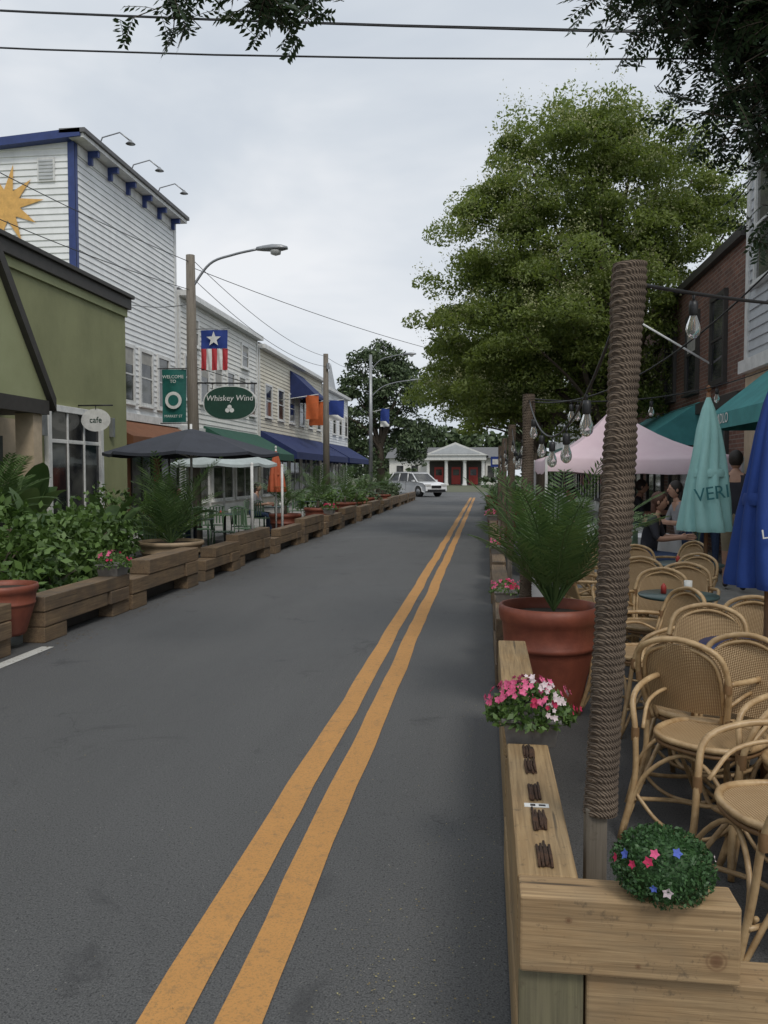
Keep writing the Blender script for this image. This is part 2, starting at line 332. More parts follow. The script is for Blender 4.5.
def petals(mb,p,r,mat,nrm):
    nrm=Vector(nrm).normalized(); u=nrm.orthogonal().normalized(); w=nrm.cross(u); a0=random.uniform(0,6)
    vs=[Vector(p)]
    for k in range(10):
        a=a0+k*math.pi/5; rr=r*(1 if k%2==0 else .62); vs.append(Vector(p)+(u*math.cos(a)+w*math.sin(a))*rr+nrm*(r*.25 if k%2==0 else .1*r))
    mb.add(vs,[(0,k+1,(k+1)%10+1) for k in range(10)],mat)
def flowerbox(x,y,z,sc=1,nf=46,nl=900,cols=(PETP,PETP,PETR,PETW),th=.10):
    e=empty('flower_box')
    g=MB(); w=.10*sc; d=.12*sc; h=th*sc
    vs=[(x-w*.85,y-d*.85,z),(x+w*.85,y-d*.85,z),(x+w*.85,y+d*.85,z),(x-w*.85,y+d*.85,z),(x-w,y-d,z+h),(x+w,y-d,z+h),(x+w,y+d,z+h),(x-w,y+d,z+h)]
    g.add(vs,[(0,3,2,1),(4,5,6,7),(0,1,5,4),(1,2,6,5),(2,3,7,6),(3,0,4,7)],GALV)
    g.box(x-w-.006,x+w+.006,y-d-.006,y+d+.006,z+h-.012,z+h+.002,GALV); g.build('tray',e,.003)
    c=unit(nl)*np.array([.165,.165,.10])*sc*rng.uniform(.55,1,(nl,1))**.5; c[:,2]=np.abs(c[:,2])-.03*sc*(np.hypot(c[:,0],c[:,1])/(.165*sc))**2
    leafcloud('leaves',c+np.array([x,y,z+h]),rng.uniform(.010,.022,nl)*sc,LEAFS,e,.5)
    g=MB()
    for i in range(nf):
        a=random.uniform(0,6.28); q=random.random()**.6; 
        dx,dy=math.cos(a)*q*.17*sc,math.sin(a)*q*.16*sc; dz=.11*sc*math.sqrt(max(0,1-q*q*.95))+random.uniform(-.02,.012)
        mt_=cols[0] if dx<-.02*sc else random.choice(cols)
        for j in range(4):
            petals(g,(x+dx+random.uniform(-.018,.018)*sc,y+dy+random.uniform(-.018,.018)*sc,z+h+dz+random.uniform(-.012,.016)),random.uniform(.009,.015)*sc,mt_,(dx*3+random.uniform(-.4,.4)*.2,dy*3-.12*sc,.14*sc))
    g.build('blooms',e)
flowerbox(.175,3.2,.575,1.05,42,1300)
flowerbox(.175,7.0,.52,.9,20,300); flowerbox(.17,11.2,.52,1.,16,200); flowerbox(.17,19,.52,1.2,14,200)
flowerbox(-4.2,8.9,.44,1.3,14,500,(PETP,PETR,PETW)); flowerbox(-4.2,22,.5,1.4,16,300,(PETR,PETP))

e=empty('topiary_ball_plant'); n=5200; c=unit(n)*.112*rng.uniform(.82,1.10,(n,1)); c[:,2]*=.72; ctr=np.array([.425,1.99,.668]); c=c+ctr
leafcloud('leaves',c,rng.uniform(.0035,.0075,n),LEAFT,e,.55)
g=MB(); g.lathe([(0.001,-.062),(.06,-.055),(.085,-.02),(.09,.01),(.07,.05),(.03,.068),(.001,.072)],ctr,LEAFT,20)
for i in range(9):
    a=random.uniform(3.3,6.2); el=random.uniform(-.1,.9); d=Vector((math.cos(a)*math.cos(el),math.sin(a)*math.cos(el),math.sin(el)*.76))
    petals(g,Vector(ctr)+d*.121,random.uniform(.009,.014),random.choice((PETB,PETW,PETP,PETR,PETB)),d)
g.build('core_and_flowers',e)

def rope_pole(x,y,zb,zt,lx,r=.045,rows=6):
    e=empty('rope_wrapped_post'); g=MB(); L=zt-zb; p=.019
    n=int(L/p*rows); seg=22; vs=[]
    for i in range(n+1):
        z=zb+L*i/n; k=(z)/zt
        for j in range(seg):
            a=2*math.pi*j/seg; ph=math.pi*(z/p-a/(2*math.pi)); rr=r*(1+.035*math.sin(z*9+1)+ .03*math.sin(z*31)+.03*math.sin(z*13+2*a))+.0050*abs(math.sin(ph))
            vs.append((x+lx*k+rr*math.cos(a),y+rr*math.sin(a),z))
    fs=[(i*seg+j,i*seg+(j+1)%seg,(i+1)*seg+(j+1)%seg,(i+1)*seg+j) for i in range(n) for j in range(seg)]
    fs.append(tuple(n*seg+j for j in range(seg))); g.add(vs,fs,ROPE,True); g.build('rope',e)
    g=MB(); g.obox((x+lx*zb/zt*.5,y,zb/2+.01),(r*.72,r*.72,zb/2+.01),0,WP); g.build('post',e,.004)
    return Vector((x+lx,y,zt))
tops=[rope_pole(.295,2.3,.66,2.16,.085,.040)]
for i in range(1,5): tops.append(rope_pole(.29,2.3+3.8*i,.62,2.17,.02,.040,4))

e=empty('string_lights'); g=MB(); gb=MB()
def cable(a,b_,sag,r=.005,n=24):
    P=[]
    for i in range(n+1):
        t_=i/n; p=Vector(a).lerp(Vector(b_),t_); p.z-=sag*4*t_*(1-t_); P.append(p)
    g.tube(P,r,BLACK,6); return P
def bulb(p,k=.78):
    x,y,z=p
    g.tube([(x,y,z),(x,y,z-.035*k)],.004,BLACK,6); g.lathe([(a*k,b_*k) for a,b_ in[(.002,-.03),(.015,-.032),(.019,-.05),(.019,-.085),(.016,-.09)]],p,BLACK,12)
    gb.lathe([(a*k,b_*k) for a,b_ in[(.013,-.088),(.018,-.105),(.027,-.13),(.030,-.15),(.026,-.17),(.012,-.185),(.001,-.188)]],p,BULB,14)
    g.tube([(x-.004,y,z-.09*k),(x-.006,y,z-.15*k),(x+.006,y,z-.15*k),(x+.004,y,z-.09*k)],.0016,CANED,4)
for i in range(4):
    P=cable(tops[i]-Vector((0,0,.05)),tops[i+1]-Vector((0,0,.03)),.34)
    for k in (5,9,13,17,21): bulb(P[k],.85)
P=cable(tops[0]-Vector((0,0,.05)),(3.9,6.6,3.1),.16,.006,30)
for k in (2,9,15,21,27): bulb(P[k],.72)
P=cable(tops[1]-Vector((0,0,.03)),(4.1,9,3.4),.35,.005,30)
for k in (3,8,13,18,23,28): bulb(P[k])
P=cable(tops[1]-Vector((0,0,.05)),(1.6,3.9,2.9),.3,.005,20)
for k in (4,8): bulb(P[k])
g.build('cable',e); gb.build('bulbs',e)

# ------------------------------------------------------------------ pots & palms
def pot(x,y,r,h,mat,name='terracotta_pot',z=0):
    g=MB(); g.lathe([(.001,0),(r*.62,0),(r*.66,h*.06),(r*.74,h*.25),(r*.88,h*.55),(r*.9,h*.60),(r*.92,h*.605),(r*.93,h*.64),(r*.91,h*.65),(r*.95,h*.84),(r*.99,h*.86),(r*1.02,h*.93),(r,h),(r*.93,h),(r*.9,h*.9)],(x,y,z),mat,36)
    g.lathe([(r*.91,h*.9),(.001,h*.93)],(x,y,z),SOIL,24); return g.build(name)
def palm(x,y,z,n,L,name='potted_palm',leaf=.17,spread=1.0,trunk=.0,np_=22,lo=.25,wd=.009):
    e=empty(name); g=MB(); Cs=[];As=[];Bs=[]
    if trunk: g.tube([(x,y,z-.1),(x+.01,y,z+trunk)],[.05,.035],BARK,8)
    base=Vector((x,y,z+trunk))
    for i in range(n):
        a=i*2.4+random.uniform(-.3,.3); up=random.uniform(lo,1.4); 
        d=Vector((math.cos(a)*math.cos(up),math.sin(a)*math.cos(up),math.sin(up)))
        l=L*random.uniform(.7,1.1); P=[];p=base.copy(); dd=d.copy(); k=12
        for j in range(k+1):
            P.append(p.copy()); dd=(dd+Vector((0,0,-.055*spread*(1+j*.12)))).normalized(); p=p+dd*(l/k)
        g.tube(P,[.007*(1-j/(k+1))+.002 for j in range(k+1)],LEAFP,5,False)
        for j in range(np_):
            t_=.2+.8*j/np_; q=t_*k; i0=min(int(q),k-1); pp=P[i0].lerp(P[i0+1],q-i0); T=(P[i0+1]-P[i0]).normalized()
            S=T.cross(Vector((0,0,1))); S=S.normalized() if S.length>.01 else Vector((1,0,0)); U=S.cross(T)
            ll=leaf*math.sin(math.pi*min(1,.15+t_*.85))**.6*random.uniform(.85,1.1)+.02
            for sg in(-1,1):
                v_=(S*sg*.8+T*.75+U*.15+Vector((random.uniform(-.12,.12),random.uniform(-.12,.12),-.25))).normalized()
                Cs.append(pp+v_*ll/2); As.append(v_*ll/2); Bs.append((v_.cross(U)).normalized()*wd)
    g.build('stems',e); quads('fronds',np.array(Cs),np.array(As),np.array(Bs),LEAFP,e); return e
pot(.43,5.6,.33,.72,TERRA); palm(.46,5.6,.68,30,1.0,leaf=.20,spread=.85,lo=.95,np_=28,wd=.008)
pot(-4.85,12.3,.5,.45,TAN,'planter_bowl',.1); palm(-4.85,12.3,.5,24,1.5,leaf=.28,spread=.9,lo=.6,wd=.012)
pot(-4.36,7.0,.30,.46,TERRA,z=.13)
for px,py in((-4.8,23.4),(-4.8,28),(-4.9,33.5),(-4.8,38.5),(-4.9,19.9)):
    pot(px,py,.4,.6,TERRA); palm(px,py,.55,14,1.3,leaf=.28,np_=14,trunk=.25,lo=.5,wd=.016)
for px,py in((.45,20.9),(.5,27.4),(.4,35.5)): pot(px,py,.42,.65,TERRA); palm(px,py,.6,8,.8,leaf=.2,np_=10,wd=.012)
def broadleaf(x,y,z,n,L,W,name='banana_plant'):
    e=empty(name); g=MB()
    for i in range(n):
        a=i*2.4; up=random.uniform(.9,1.45); d=Vector((math.cos(a)*math.cos(up),math.sin(a)*math.cos(up),math.sin(up))); p=Vector((x,y,z)); k=12; vs=[]
        side=d.cross(Vector((0,0,1))).normalized(); l=L*random.uniform(.7,1.1)
        for j in range(k+1):
            t_=j/k; w=W*math.sin(math.pi*min(1,max(0,(t_-.25)/.75)))**.7+.012
            for s_ in(-1,-.5,0,.5,1): vs.append(p+side*w*s_+Vector((0,0,abs(s_)*w*.35+random.uniform(-.01,.01)*abs(s_))))
            d=(d+Vector((0,0,-.07*(1+t_)))).normalized(); p=p+d*l/k
        g.add(vs,[(j*5+c_,j*5+c_+1,(j+1)*5+c_+1,(j+1)*5+c_) for j in range(k) for c_ in range(4)],LEAFP,True)
    g.build('leaves',e)
broadleaf(-6.9,11.8,.6,13,1.35,.2); broadleaf(-5.6,11.7,.3,10,1.0,.14); broadleaf(-6.4,7.6,.8,10,1.0,.15); broadleaf(-5.9,14.9,.4,10,1.1,.15); broadleaf(-5.4,9.3,.6,9,.8,.12)
palm(-6.6,10.4,1.0,20,1.1,name='sago_palm',leaf=.22,spread=.8,wd=.014)

def bush(name,lobes,n,ls,mat,stem=True):
    e=empty(name); Cs=[]
    for (x,y,z,rx,ry,rz) in lobes:
        k=int(n*rx*rz/sum(l[3]*l[5] for l in lobes)); nb=max(8,k//45)
        cc=unit(nb)*np.array([rx,ry,rz])*rng.uniform(.55,1.1,(nb,1)); cc[:,2]=np.maximum(cc[:,2],-z*.9)
        q=cc[rng.integers(0,nb,k)]+rng.normal(size=(k,3))*np.array([.13,.13,.10])*min(1,rx*1.6); Cs.append(q+np.array([x,y,z]))
    C=np.vstack(Cs); C[:,2]=np.maximum(C[:,2],.02); leafcloud('foliage',C,rng.uniform(ls*.5,ls*1.3,len(C)),mat,e,.6,1.)
    g=MB()
    for (x,y,z,rx,ry,rz) in lobes:
        for i in range(6):
            g.tube([(x,y,0),(x+random.uniform(-rx,rx)*.4,y+random.uniform(-ry,ry)*.4,z*.7),(x+random.uniform(-rx,rx)*.7,y+random.uniform(-ry,ry)*.7,z+rz*.5)],[.02,.014,.006],BARK,5)
    g.build('stems',e); return e
bush('vine_shrub',[(-5.35,8.3,.6,.75,.9,.55),(-5.2,9.6,.55,.6,.8,.58),(-6.1,8.9,.75,.8,.9,.58),(-5.0,7.75,.3,.4,.5,.3),(-5.5,10.6,.55,.6,.6,.55),(-6.3,7.2,.75,.7,.7,.58),(-4.75,8.4,.35,.3,.7,.3)],12000,.058,LEAFS)
bush('vine_shrub',[(-6.9,14.6,.75,.5,.7,.6),(-6.5,16,.6,.6,.7,.55),(-5.5,11.3,.5,.45,.5,.45)],3800,.055,LEAFS)
for (bx,by) in((-5.2,25.6),(-5.1,31),(-5.3,36.5),(-5.2,42),(-5.4,47),(.7,23),(.9,30),(.8,38),(.9,44)):
    bush('shrub',[(bx,by,.6,.6,.9,.55)],900,.07,LEAFS if by<32 else LEAFB)

# ------------------------------------------------------------------ rattan chairs
g=MB()
def tb(p,r=.0115,mat=CANE): g.tube(smooth(p,5),r,mat,7)
hoop=[(-.17,.17,.43),(-.195,.22,.56),(-.205,.265,.68),(-.165,.31,.80),(0,.33,.85),(.165,.31,.80),(.205,.265,.68),(.195,.22,.56),(.17,.17,.43)]
tb(hoop,.014); tb([(x*.86,y-.006,z-.03 if z>.6 else z) for x,y,z in hoop],.009)
rows=16; cols=14; vs=[];fs=[]
for i in range(rows+1):
    t_=i/rows; z=.50+.33*t_; yy=.195+.36*(z-.5)+.0; hw=.182*math.sqrt(max(.0,1-max(0,(t_-.45)/.58)**2.6))
    for j in range(cols+1):
        u=j/cols*2-1; vs.append((u*hw,yy+.03*(1-u*u),z))
for i in range(rows):
    for j in range(cols): a=i*(cols+1)+j; fs.append((a,a+1,a+cols+2,a+cols+1))
g.add(vs,fs,WEAVE,True)
vs=[(0,-.01,.445)];seg=28
for r_ in(.35,.7,1.0):
    for k in range(seg):
        a=2*math.pi*k/seg; c_,s_=math.cos(a),math.sin(a); e_=.8
        vs.append((.215*r_*math.copysign(abs(c_)**e_,c_),-.02+.215*r_*math.copysign(abs(s_)**e_,s_),.445+.012*r_*r_))
fs=[(0,1+k,1+(k+1)%seg) for k in range(seg)]
for q in range(2): fs+=[(1+q*seg+k,1+(q+1)*seg+k,1+(q+1)*seg+(k+1)%seg,1+q*seg+(k+1)%seg) for k in range(seg)]
g.add(vs,fs,WEAVE,True)
ring=[vs[1+2*seg+k] for k in range(seg)]+[vs[1+2*seg]]
g.tube([(x,y,z) for x,y,z in ring],.015,CANE,7,False); g.tube([(x*.98,y*.98,z-.028) for x,y,z in ring],.011,CANED,7,False)
for s_ in(-1,1):
    tb([(s_*.203,.255,.66),(s_*.27,.13,.665),(s_*.29,-.05,.655),(s_*.28,-.19,.60),(s_*.24,-.235,.46),(s_*.225,-.26,.25),(s_*.25,-.33,0)],.0135)
    tb([(s_*.19,.19,.46),(s_*.19,.21,.25),(s_*.225,.31,0)],.0135)
    tb([(s_*.195,.22,.55),(s_*.25,.1,.60),(s_*.265,-.08,.57),(s_*.225,-.2,.47)],.009)
    tb([(s_*.25,-.32,.02),(s_*.225,-.16,.27),(s_*.215,-.02,.40),(s_*.215,.1,.30),(s_*.225,.30,.02)],.010)
    tb([(s_*.24,-.28,.17),(s_*.13,-.08,.14),(0,0,.13),(-s_*.1,.12,.14),(-s_*.21,.25,.17)],.010)
for yy,yf in((-.25,-.32),(.21,.30)):
    tb([(-.24,yf,.03),(-.19,yy,.27),(0,yy*.85,.405),(.19,yy,.27),(.24,yf,.03)],.010)
    tb([(-.235,yy,.2),(-.12,yy,.10),(0,yy,.075),(.12,yy,.1),(.235,yy,.2)],.009)
for (x,y,z) in((-.24,-.235,.45),(.24,-.235,.45),(-.19,.19,.45),(.19,.19,.45),(.203,.255,.65),(-.203,.255,.65)):
    g.lathe([(.017,-.03),(.0185,0),(.017,.03)],(x,y,z),CANED,8)
ch=g.build('rattan_chair')
P0=[(1.0,3.72,R(-42)),(1.06,2.93,R(-75)),(1.16,4.55,R(-20)),(1.22,6.4,R(-30)),(1.55,6.8,R(-15)),(1.62,8.5,R(10)),(1.66,5.6,R(-70)),(1.42,4.95,R(-35)),(.98,7.5,R(95)),(1.36,3.38,R(-50)),(1.75,7.7,R(-40)),(1.25,7.25,R(-20)),(1.9,5.2,R(-90)),(1.7,3.9,R(-100)),(1.35,9.4,R(10)),(2.0,9.2,R(-60)),(1.38,2.72,R(-120)),(1.05,8.1,R(30)),(1.02,5.4,R(-60)),(1.04,4.1,R(150))]
ch.location=(P0[0][0],P0[0][1],0); ch.rotation_euler=(0,0,P0[0][2])
for i,(x,y,a) in enumerate(P0[1:]):
    inst(ch,'rattan_chair',(x,y,0 if x<2.3 else .13),a+random.uniform(-.15,.15),1)

def table(x,y,r,mat,name='bistro_table',z=.73,items=True):
    e=empty(name); g=MB(); g.lathe([(.001,z-.02),(r*.97,z-.02),(r,z-.01),(r*.99,z),(.001,z+.002)],(x,y,0),mat,28)
    g.tube([(x,y,.02),(x,y,z-.02)],.025,BLACK,10)
    for k in range(4):
        a=k*math.pi/2+.5; g.tube([(x,y,.12),(x+.15*math.cos(a),y+.15*math.sin(a),.06),(x+.28*math.cos(a),y+.28*math.sin(a),.015)],.014,BLACK,6)
    g.build('table',e); 
    if items:
        g=MB(); g.lathe([(.001,0),(.028,0),(.03,.09),(.001,.091)],(x+.08,y+.06,z+.003),LETW,12); g.lathe([(.001,0),(.02,0),(.02,.05),(.008,.07),(.001,.075)],(x-.1,y+.02,z+.003),REDP,10); g.build('condiments',e)
    return e
DKG=M('dark_green_tabletop',(.06,.10,.10),None,5,.35,.05,dirt=.1); BLT=M('blue_tabletop',(.015,.05,.22),None,5,.35,.05,dirt=.1)
table(1.38,6.1,.28,DKG); table(1.40,4.3,.32,BLT,items=False); table(1.95,8.2,.32,DKG)
def cloth_table(x,y,w):
    g=MB(); g.box(x-w,x+w,y-w,y+w,.73,.75,CLOTH)
    seg=64; vs=[]
    for i,z in enumerate((.752,.6,.3,.03)):
        for k in range(seg):
            a=2*math.pi*k/seg; m_=max(abs(math.cos(a)),abs(math.sin(a))); rr=(w+.005)/m_*(1+i*.012)+(.012*i*math.sin(a*14))
            vs.append((x+rr*math.cos(a),y+rr*math.sin(a),z))
    g.add(vs,[(i*seg+k,i*seg+(k+1)%seg,(i+1)*seg+(k+1)%seg,(i+1)*seg+k) for i in range(3) for k in range(seg)],CLOTH,True)
    return g.build('draped_table')
cloth_table(.95,10.4,.42); cloth_table(1.0,13.2,.4); cloth_table(2.0,13.6,.45); cloth_table(2.15,11.6,.4)

# umbrellas
def text(s_,size,loc,rot,mat,parent=None,name='lettering',ext=.002,shear=0,sx=1):
    cu=bpy.data.curves.new(name,'FONT'); cu.body=s_; cu.size=size; cu.align_x='CENTER'; cu.align_y='CENTER'; cu.extrude=ext; cu.shear=shear; cu.resolution_u=3
    o=bpy.data.objects.new('tmp',cu); COL.objects.link(o); bpy.context.view_layer.update()
    me=bpy.data.meshes.new_from_object(o.evaluated_get(bpy.context.evaluated_depsgraph_get())); bpy.data.objects.remove(o)
    me.materials.clear(); me.materials.append(mat); q=bpy.data.objects.new(name,me); COL.objects.link(q); q.location=loc; q.rotation_euler=rot; q.scale=(sx,1,1)
    if parent: q.parent=parent
    return q
def closed_umbrella(x,y,zt,zb,r,mat,pm=WT,word=None,wm=None,ts=.2):
    e=empty('closed_patio_umbrella'); g=MB(); H=zt-zb
    prof=[(r*.98,0),(r,.03*H),(r*.92,.15*H),(r*.80,.35*H),(r*.62,.55*H),(r*.46,.75*H),(r*.26,.9*H),(r*.12,.97*H),(.012,H)]
    prof=[( (prof[int(i)][0]*(1-(i%1))+prof[min(int(i)+1,8)][0]*(i%1)),(prof[int(i)][1]*(1-(i%1))+prof[min(int(i)+1,8)][1]*(i%1))) for i in np.linspace(0,8,25)]
    g.lathe(prof,(x,y,zb),mat,80,lambda a,z,i:1+(.34*abs(math.sin(4*a+.6*math.sin(z*4)))-.18+.11*math.sin(3*a+z*3))*(1-(z/H)**3))
    g.lathe([(r*.8,.05*H),(.03,.35*H)],(x,y,zb),mat,40)
    g.lathe([(r*.76,.40*H),(r*.78,.43*H),(r*.72,.46*H)],(x,y,zb),mat,30)
    g.build('canopy',e)
    g=MB(); g.tube([(x,y,.02),(x,y,zt+.03)],.021,pm,10); g.lathe([(.001,.03),(.025,.05),(.028,.08),(.001,.11)],(x,y,zt),pm,12); g.lathe([(.001,.08),(.22,.07),(.24,.0),(.24,0)],(x,y,0),BLACK,24); g.build('pole',e)
    if word: text(word,ts,(x-.02,y-r*1.17,zb+.28*H),(R(90),R(-8),R(12)),wm,e,sx=1)
closed_umbrella(2.28,8.9,2.4,1.0,.24,LTEAL,WT,'VERI',M('teal_print',(.04,.2,.22),dirt=0),.19)
closed_umbrella(1.35,4.12,2.03,1.06,.165,BLUEF,WT,'LAGER',LETW,.06)
closed_umbrella(-5.0,19.4,2.15,1.15,.2,ORNF,WMET)
def open_umbrella(x,y,za,ze,r,mat,pm=WMET,rot=.2,val=.12,name='open_patio_umbrella'):
    e=empty(name); g=MB(); n=8; rings=6; sub=5; vs=[]; seg=n*sub
    for i in range(rings+1):
        t_=i/rings
        for k in range(seg):
            a=rot+2*math.pi*k/seg; f=(k%sub)/sub; ch_=math.cos(math.pi/n)/math.cos((f-.5)*2*math.pi/n)
            rr=r*t_*(ch_*(1-.03*math.sin(math.pi*f))); z=za-(za-ze)*(t_**1.15)-.04*math.sin(math.pi*f)*t_
            vs.append((x+rr*math.cos(a),y+rr*math.sin(a),z))
    for k in range(seg):
        p=vs[rings*seg+k]; vs.append((p[0]*1.0,p[1],p[2]-val))
    fs=[(i*seg+k,i*seg+(k+1)%seg,(i+1)*seg+(k+1)%seg,(i+1)*seg+k) for i in range(rings+1) for k in range(seg)]
    g.add(vs,fs,mat); g.build('canopy',e); g=MB(); g.tube([(x,y,0),(x,y,za+.08)],.022,pm,10)
    for k in range(n):
        a=rot+2*math.pi*k/n; g.tube([(x,y,za-.03),(x+r*.97*math.cos(a),y+r*.97*math.sin(a),ze-.01)],.008,pm,5); g.tube([(x,y,za-.5),(x+r*.5*math.cos(a),y+r*.5*math.sin(a),za-(za-ze)*.5-.03)],.007,pm,5)
    g.lathe([(.001,.09),(.25,.07),(.27,0)],(x,y,0),BLACK,24); g.build('frame',e)
open_umbrella(-5.02,13.7,2.36,1.95,1.5,CHARF,val=.05); open_umbrella(-5.9,18.2,2.25,1.82,1.2,GRYF,val=.06)

# canopy tent
e=empty('pink_canopy_tent'); g=MB(); x0,x1,y0,y1=.95,3.9,13.2,16.2; ze=1.85; zp=2.72; cx,cy=(x0+x1)/2-.25,(y0+y1)/2
K=8
cor=[(x0,y0),(x1,y0),(x1,y1),(x0,y1)]
for i in range(4):
    a=cor[i];b_=cor[(i+1)%4]; vs=[]
    for r_ in range(K+1):
        t_=r_/K
        for c_ in range(K+1):
            s_=c_/K; bx=a[0]+(b_[0]-a[0])*s_; by=a[1]+(b_[1]-a[1])*s_
            z=ze+(zp-ze)*t_-.16*math.sin(math.pi*t_)-.05*math.sin(math.pi*s_)*(1-t_); vs.append((bx+(cx-bx)*t_,by+(cy-by)*t_,z))
    for c_ in range(K+1):
        p=vs[c_]; vs.append((p[0],p[1],p[2]-.22+.015*math.sin(c_*2)))
    fs=[(r_*(K+1)+c_,r_*(K+1)+c_+1,(r_+1)*(K+1)+c_+1,(r_+1)*(K+1)+c_) for r_ in range(K) for c_ in range(K)]
    o=(K+1)**2; fs+=[(o+c_,o+c_+1,c_+1,c_) for c_ in range(K)]; g.add(vs,fs,PINKF,True)
g.build('fabric',e); g=MB()
for (a,b_) in cor: g.box(a-.02,a+.02,b_-.02,b_+.02,0 if a<2.4 else .13,ze,WMET)
g.build('legs',e)

# ------------------------------------------------------------------ facades
class F:
    def __init__(s,p0,p1,parent): s.p0=Vector(p0); s.d=(Vector(p1)-s.p0); s.L=s.d.length; s.d.normalize(); s.n=Vector((s.d.y,-s.d.x)); s.g=MB(); s.parent=parent
    def P(s,a,o,z): q=s.p0+s.d*a+s.n*o; return (q.x,q.y,z)
    def box(s,a0,a1,o0,o1,z0,z1,mat):
        s.g.add([s.P(a0,o1,z0),s.P(a1,o1,z0),s.P(a1,o0,z0),s.P(a0,o0,z0),s.P(a0,o1,z1),s.P(a1,o1,z1),s.P(a1,o0,z1),s.P(a0,o0,z1)],
                [(0,3,2,1),(4,5,6,7),(0,1,5,4),(1,2,6,5),(2,3,7,6),(3,0,4,7)],mat)
    def lap(s,z0,z1,mat,step=.13,a0=0,a1=None):
        a1=s.L if a1 is None else a1; n=int(round((z1-z0)/step)); step=(z1-z0)/n
        for i in range(n):
            z=z0+i*step; vs=[s.P(a0,.028,z),s.P(a1,.028,z),s.P(a1,.003,z+step),s.P(a0,.003,z+step),s.P(a0,.0,z),s.P(a1,0,z)]
            s.g.add(vs,[(0,1,2,3),(4,5,1,0)],mat)
    def win(s,a0,a1,z0,z1,fr=WMET,fw=.07,mull=1,cross=True,proud=.07):
        s.box(a0,a1,.01,.035,z0,z1,GLASS)
        if cross and random.random()<.6:
            zz=z0+(z1-z0)*random.uniform(.45,.8); s.box(a0+.01,a1-.01,.0352,.039,zz,z1,BLIND)
        s.box(a0-fw,a0,.0,proud,z0-fw,z1+fw,fr); s.box(a1,a1+fw,0,proud,z0-fw,z1+fw,fr)
        s.box(a0,a1,0,proud-.002,z1,z1+fw,fr); s.box(a0-fw-.03,a1+fw+.03,0,proud+.05,z0-fw-.03,z0-fw,fr); s.box(a0,a1,0,proud-.002,z0-fw,z0,fr)
        if cross: s.box(a0,a1,.035,.055,(z0+z1)/2-.02,(z0+z1)/2+.02,fr)
        for i in range(mull-1):
            c_=a0+(a1-a0)*(i+1)/mull; s.box(c_-.025,c_+.025,.035,.06,z0,z1,fr)
    def awning(s,a0,a1,zt,zb,pr,mat,val=.2):
        g=s.g
        vs=[s.P(a0,.03,zt),s.P(a1,.03,zt),s.P(a1,pr,zb),s.P(a0,pr,zb),s.P(a1,pr,zb-val),s.P(a0,pr,zb-val),s.P(a0,.03,zb-val),s.P(a1,.03,zb-val)]
        g.add(vs,[(0,1,2,3),(3,2,4,5),(0,3,5,6),(1,7,4,2)],mat)
        for a in(a0+.02,a1-.02): g.tube([s.P(a,.03,zb),s.P(a,pr-.01,zb-.02)],.015,METAL,5)
    def done(s,name,bevel=0): return s.g.build(name,s.parent,bevel)

# green stucco building
e=empty('green_stucco_building'); X=-7.8
g=MB(); g.box(-16,X,-2,17.3,0,5.15,OLIVE); g.build('walls',e)
f=F((X,-2),(X,17.3),e); f.box(-.05,f.L+.08,-.3,.12,5.15,5.38,DKBR); f.box(-.05,f.L+.12,-.3,.18,5.38,5.46,DKBR); f.box(0,f.L+.02,0,.05,4.98,5.15,OLIVEL)
f.win(16.0,17.9,.75,2.72,WMET,.12,3,False,.09); f.box(15.9,18.0,0,.05,.13,.6,OLIVEL)
f.box(16.0,17.9,.036,.05,2.15,2.22,WMET)
f.box(18.45,18.55,0,.09,2.35,2.75,METAL); f.done('front',.01)
g=MB()
g.add([( -7.45,15.15+ .0,2.62)]+[(-7.45+.3*math.cos(a),15.15,2.62+.22*math.sin(a)) for a in np.linspace(0,2*math.pi,28)[:-1]],[(0,1+k,1+(k+1)%27) for k in range(27)],LETW)
g.tube([(-7.8,15.15,2.9),(-7.1,15.15,2.9)],.015,BLACK,6); g.tube([(-7.45,15.15,2.9),(-7.45,15.15,2.82)],.008,BLACK,5); g.build('round_hanging_sign',e); text('cafe',.16,(-7.45,15.145,2.62),(R(90),0,0),SIGNG,e)
g=MB(); g.box(-7.8,-7.6,13.5,13.66,2.25,2.65,METAL); g.build('wall_lantern',e,.01)
g=MB(); xg=-6.9; pk=(10.0,6.2); bR=(12.5,2.75); bL=(7.5,2.75)
g.add([(xg,bL[0],2.75),(xg,bR[0]-.1,2.75),(xg,pk[0],pk[1]-.15)],[(0,1,2)],OLIVEL)
for (y0_,z0_),(y1_,z1_) in ((pk,bR),(pk,bL)):
    g.add([(xg-1.1,y0_,z0_+.10),(xg+.10,y0_,z0_+.10),(xg+.10,y1_,z1_+.04),(xg-1.1,y1_,z1_+.04),(xg-1.1,y0_,z0_-.18),(xg+.10,y0_,z0_-.18),(xg+.10,y1_,z1_-.16),(xg-1.1,y1_,z1_-.16)],[(0,1,2,3),(4,7,6,5),(1,5,6,2),(0,3,7,4),(2,6,7,3)],DKBR)
g.box(xg-.9,xg+.06,7.6,12.35,2.52,2.74,DKBR)
for yy in(7.8,12.1): g.box(xg-.3,xg,yy-.12,yy+.12,.13,2.52,BEIGE)
g.box(-7.795,-7.77,8.2,13.2,.13,2.5,BEIGE); g.box(-7.77,-7.73,10.2,11.3,.13,2.3,GLASS); g.box(-7.77,-7.73,11.9,12.5,.7,2.2,GLASS)
g.build('entrance_gable',e)

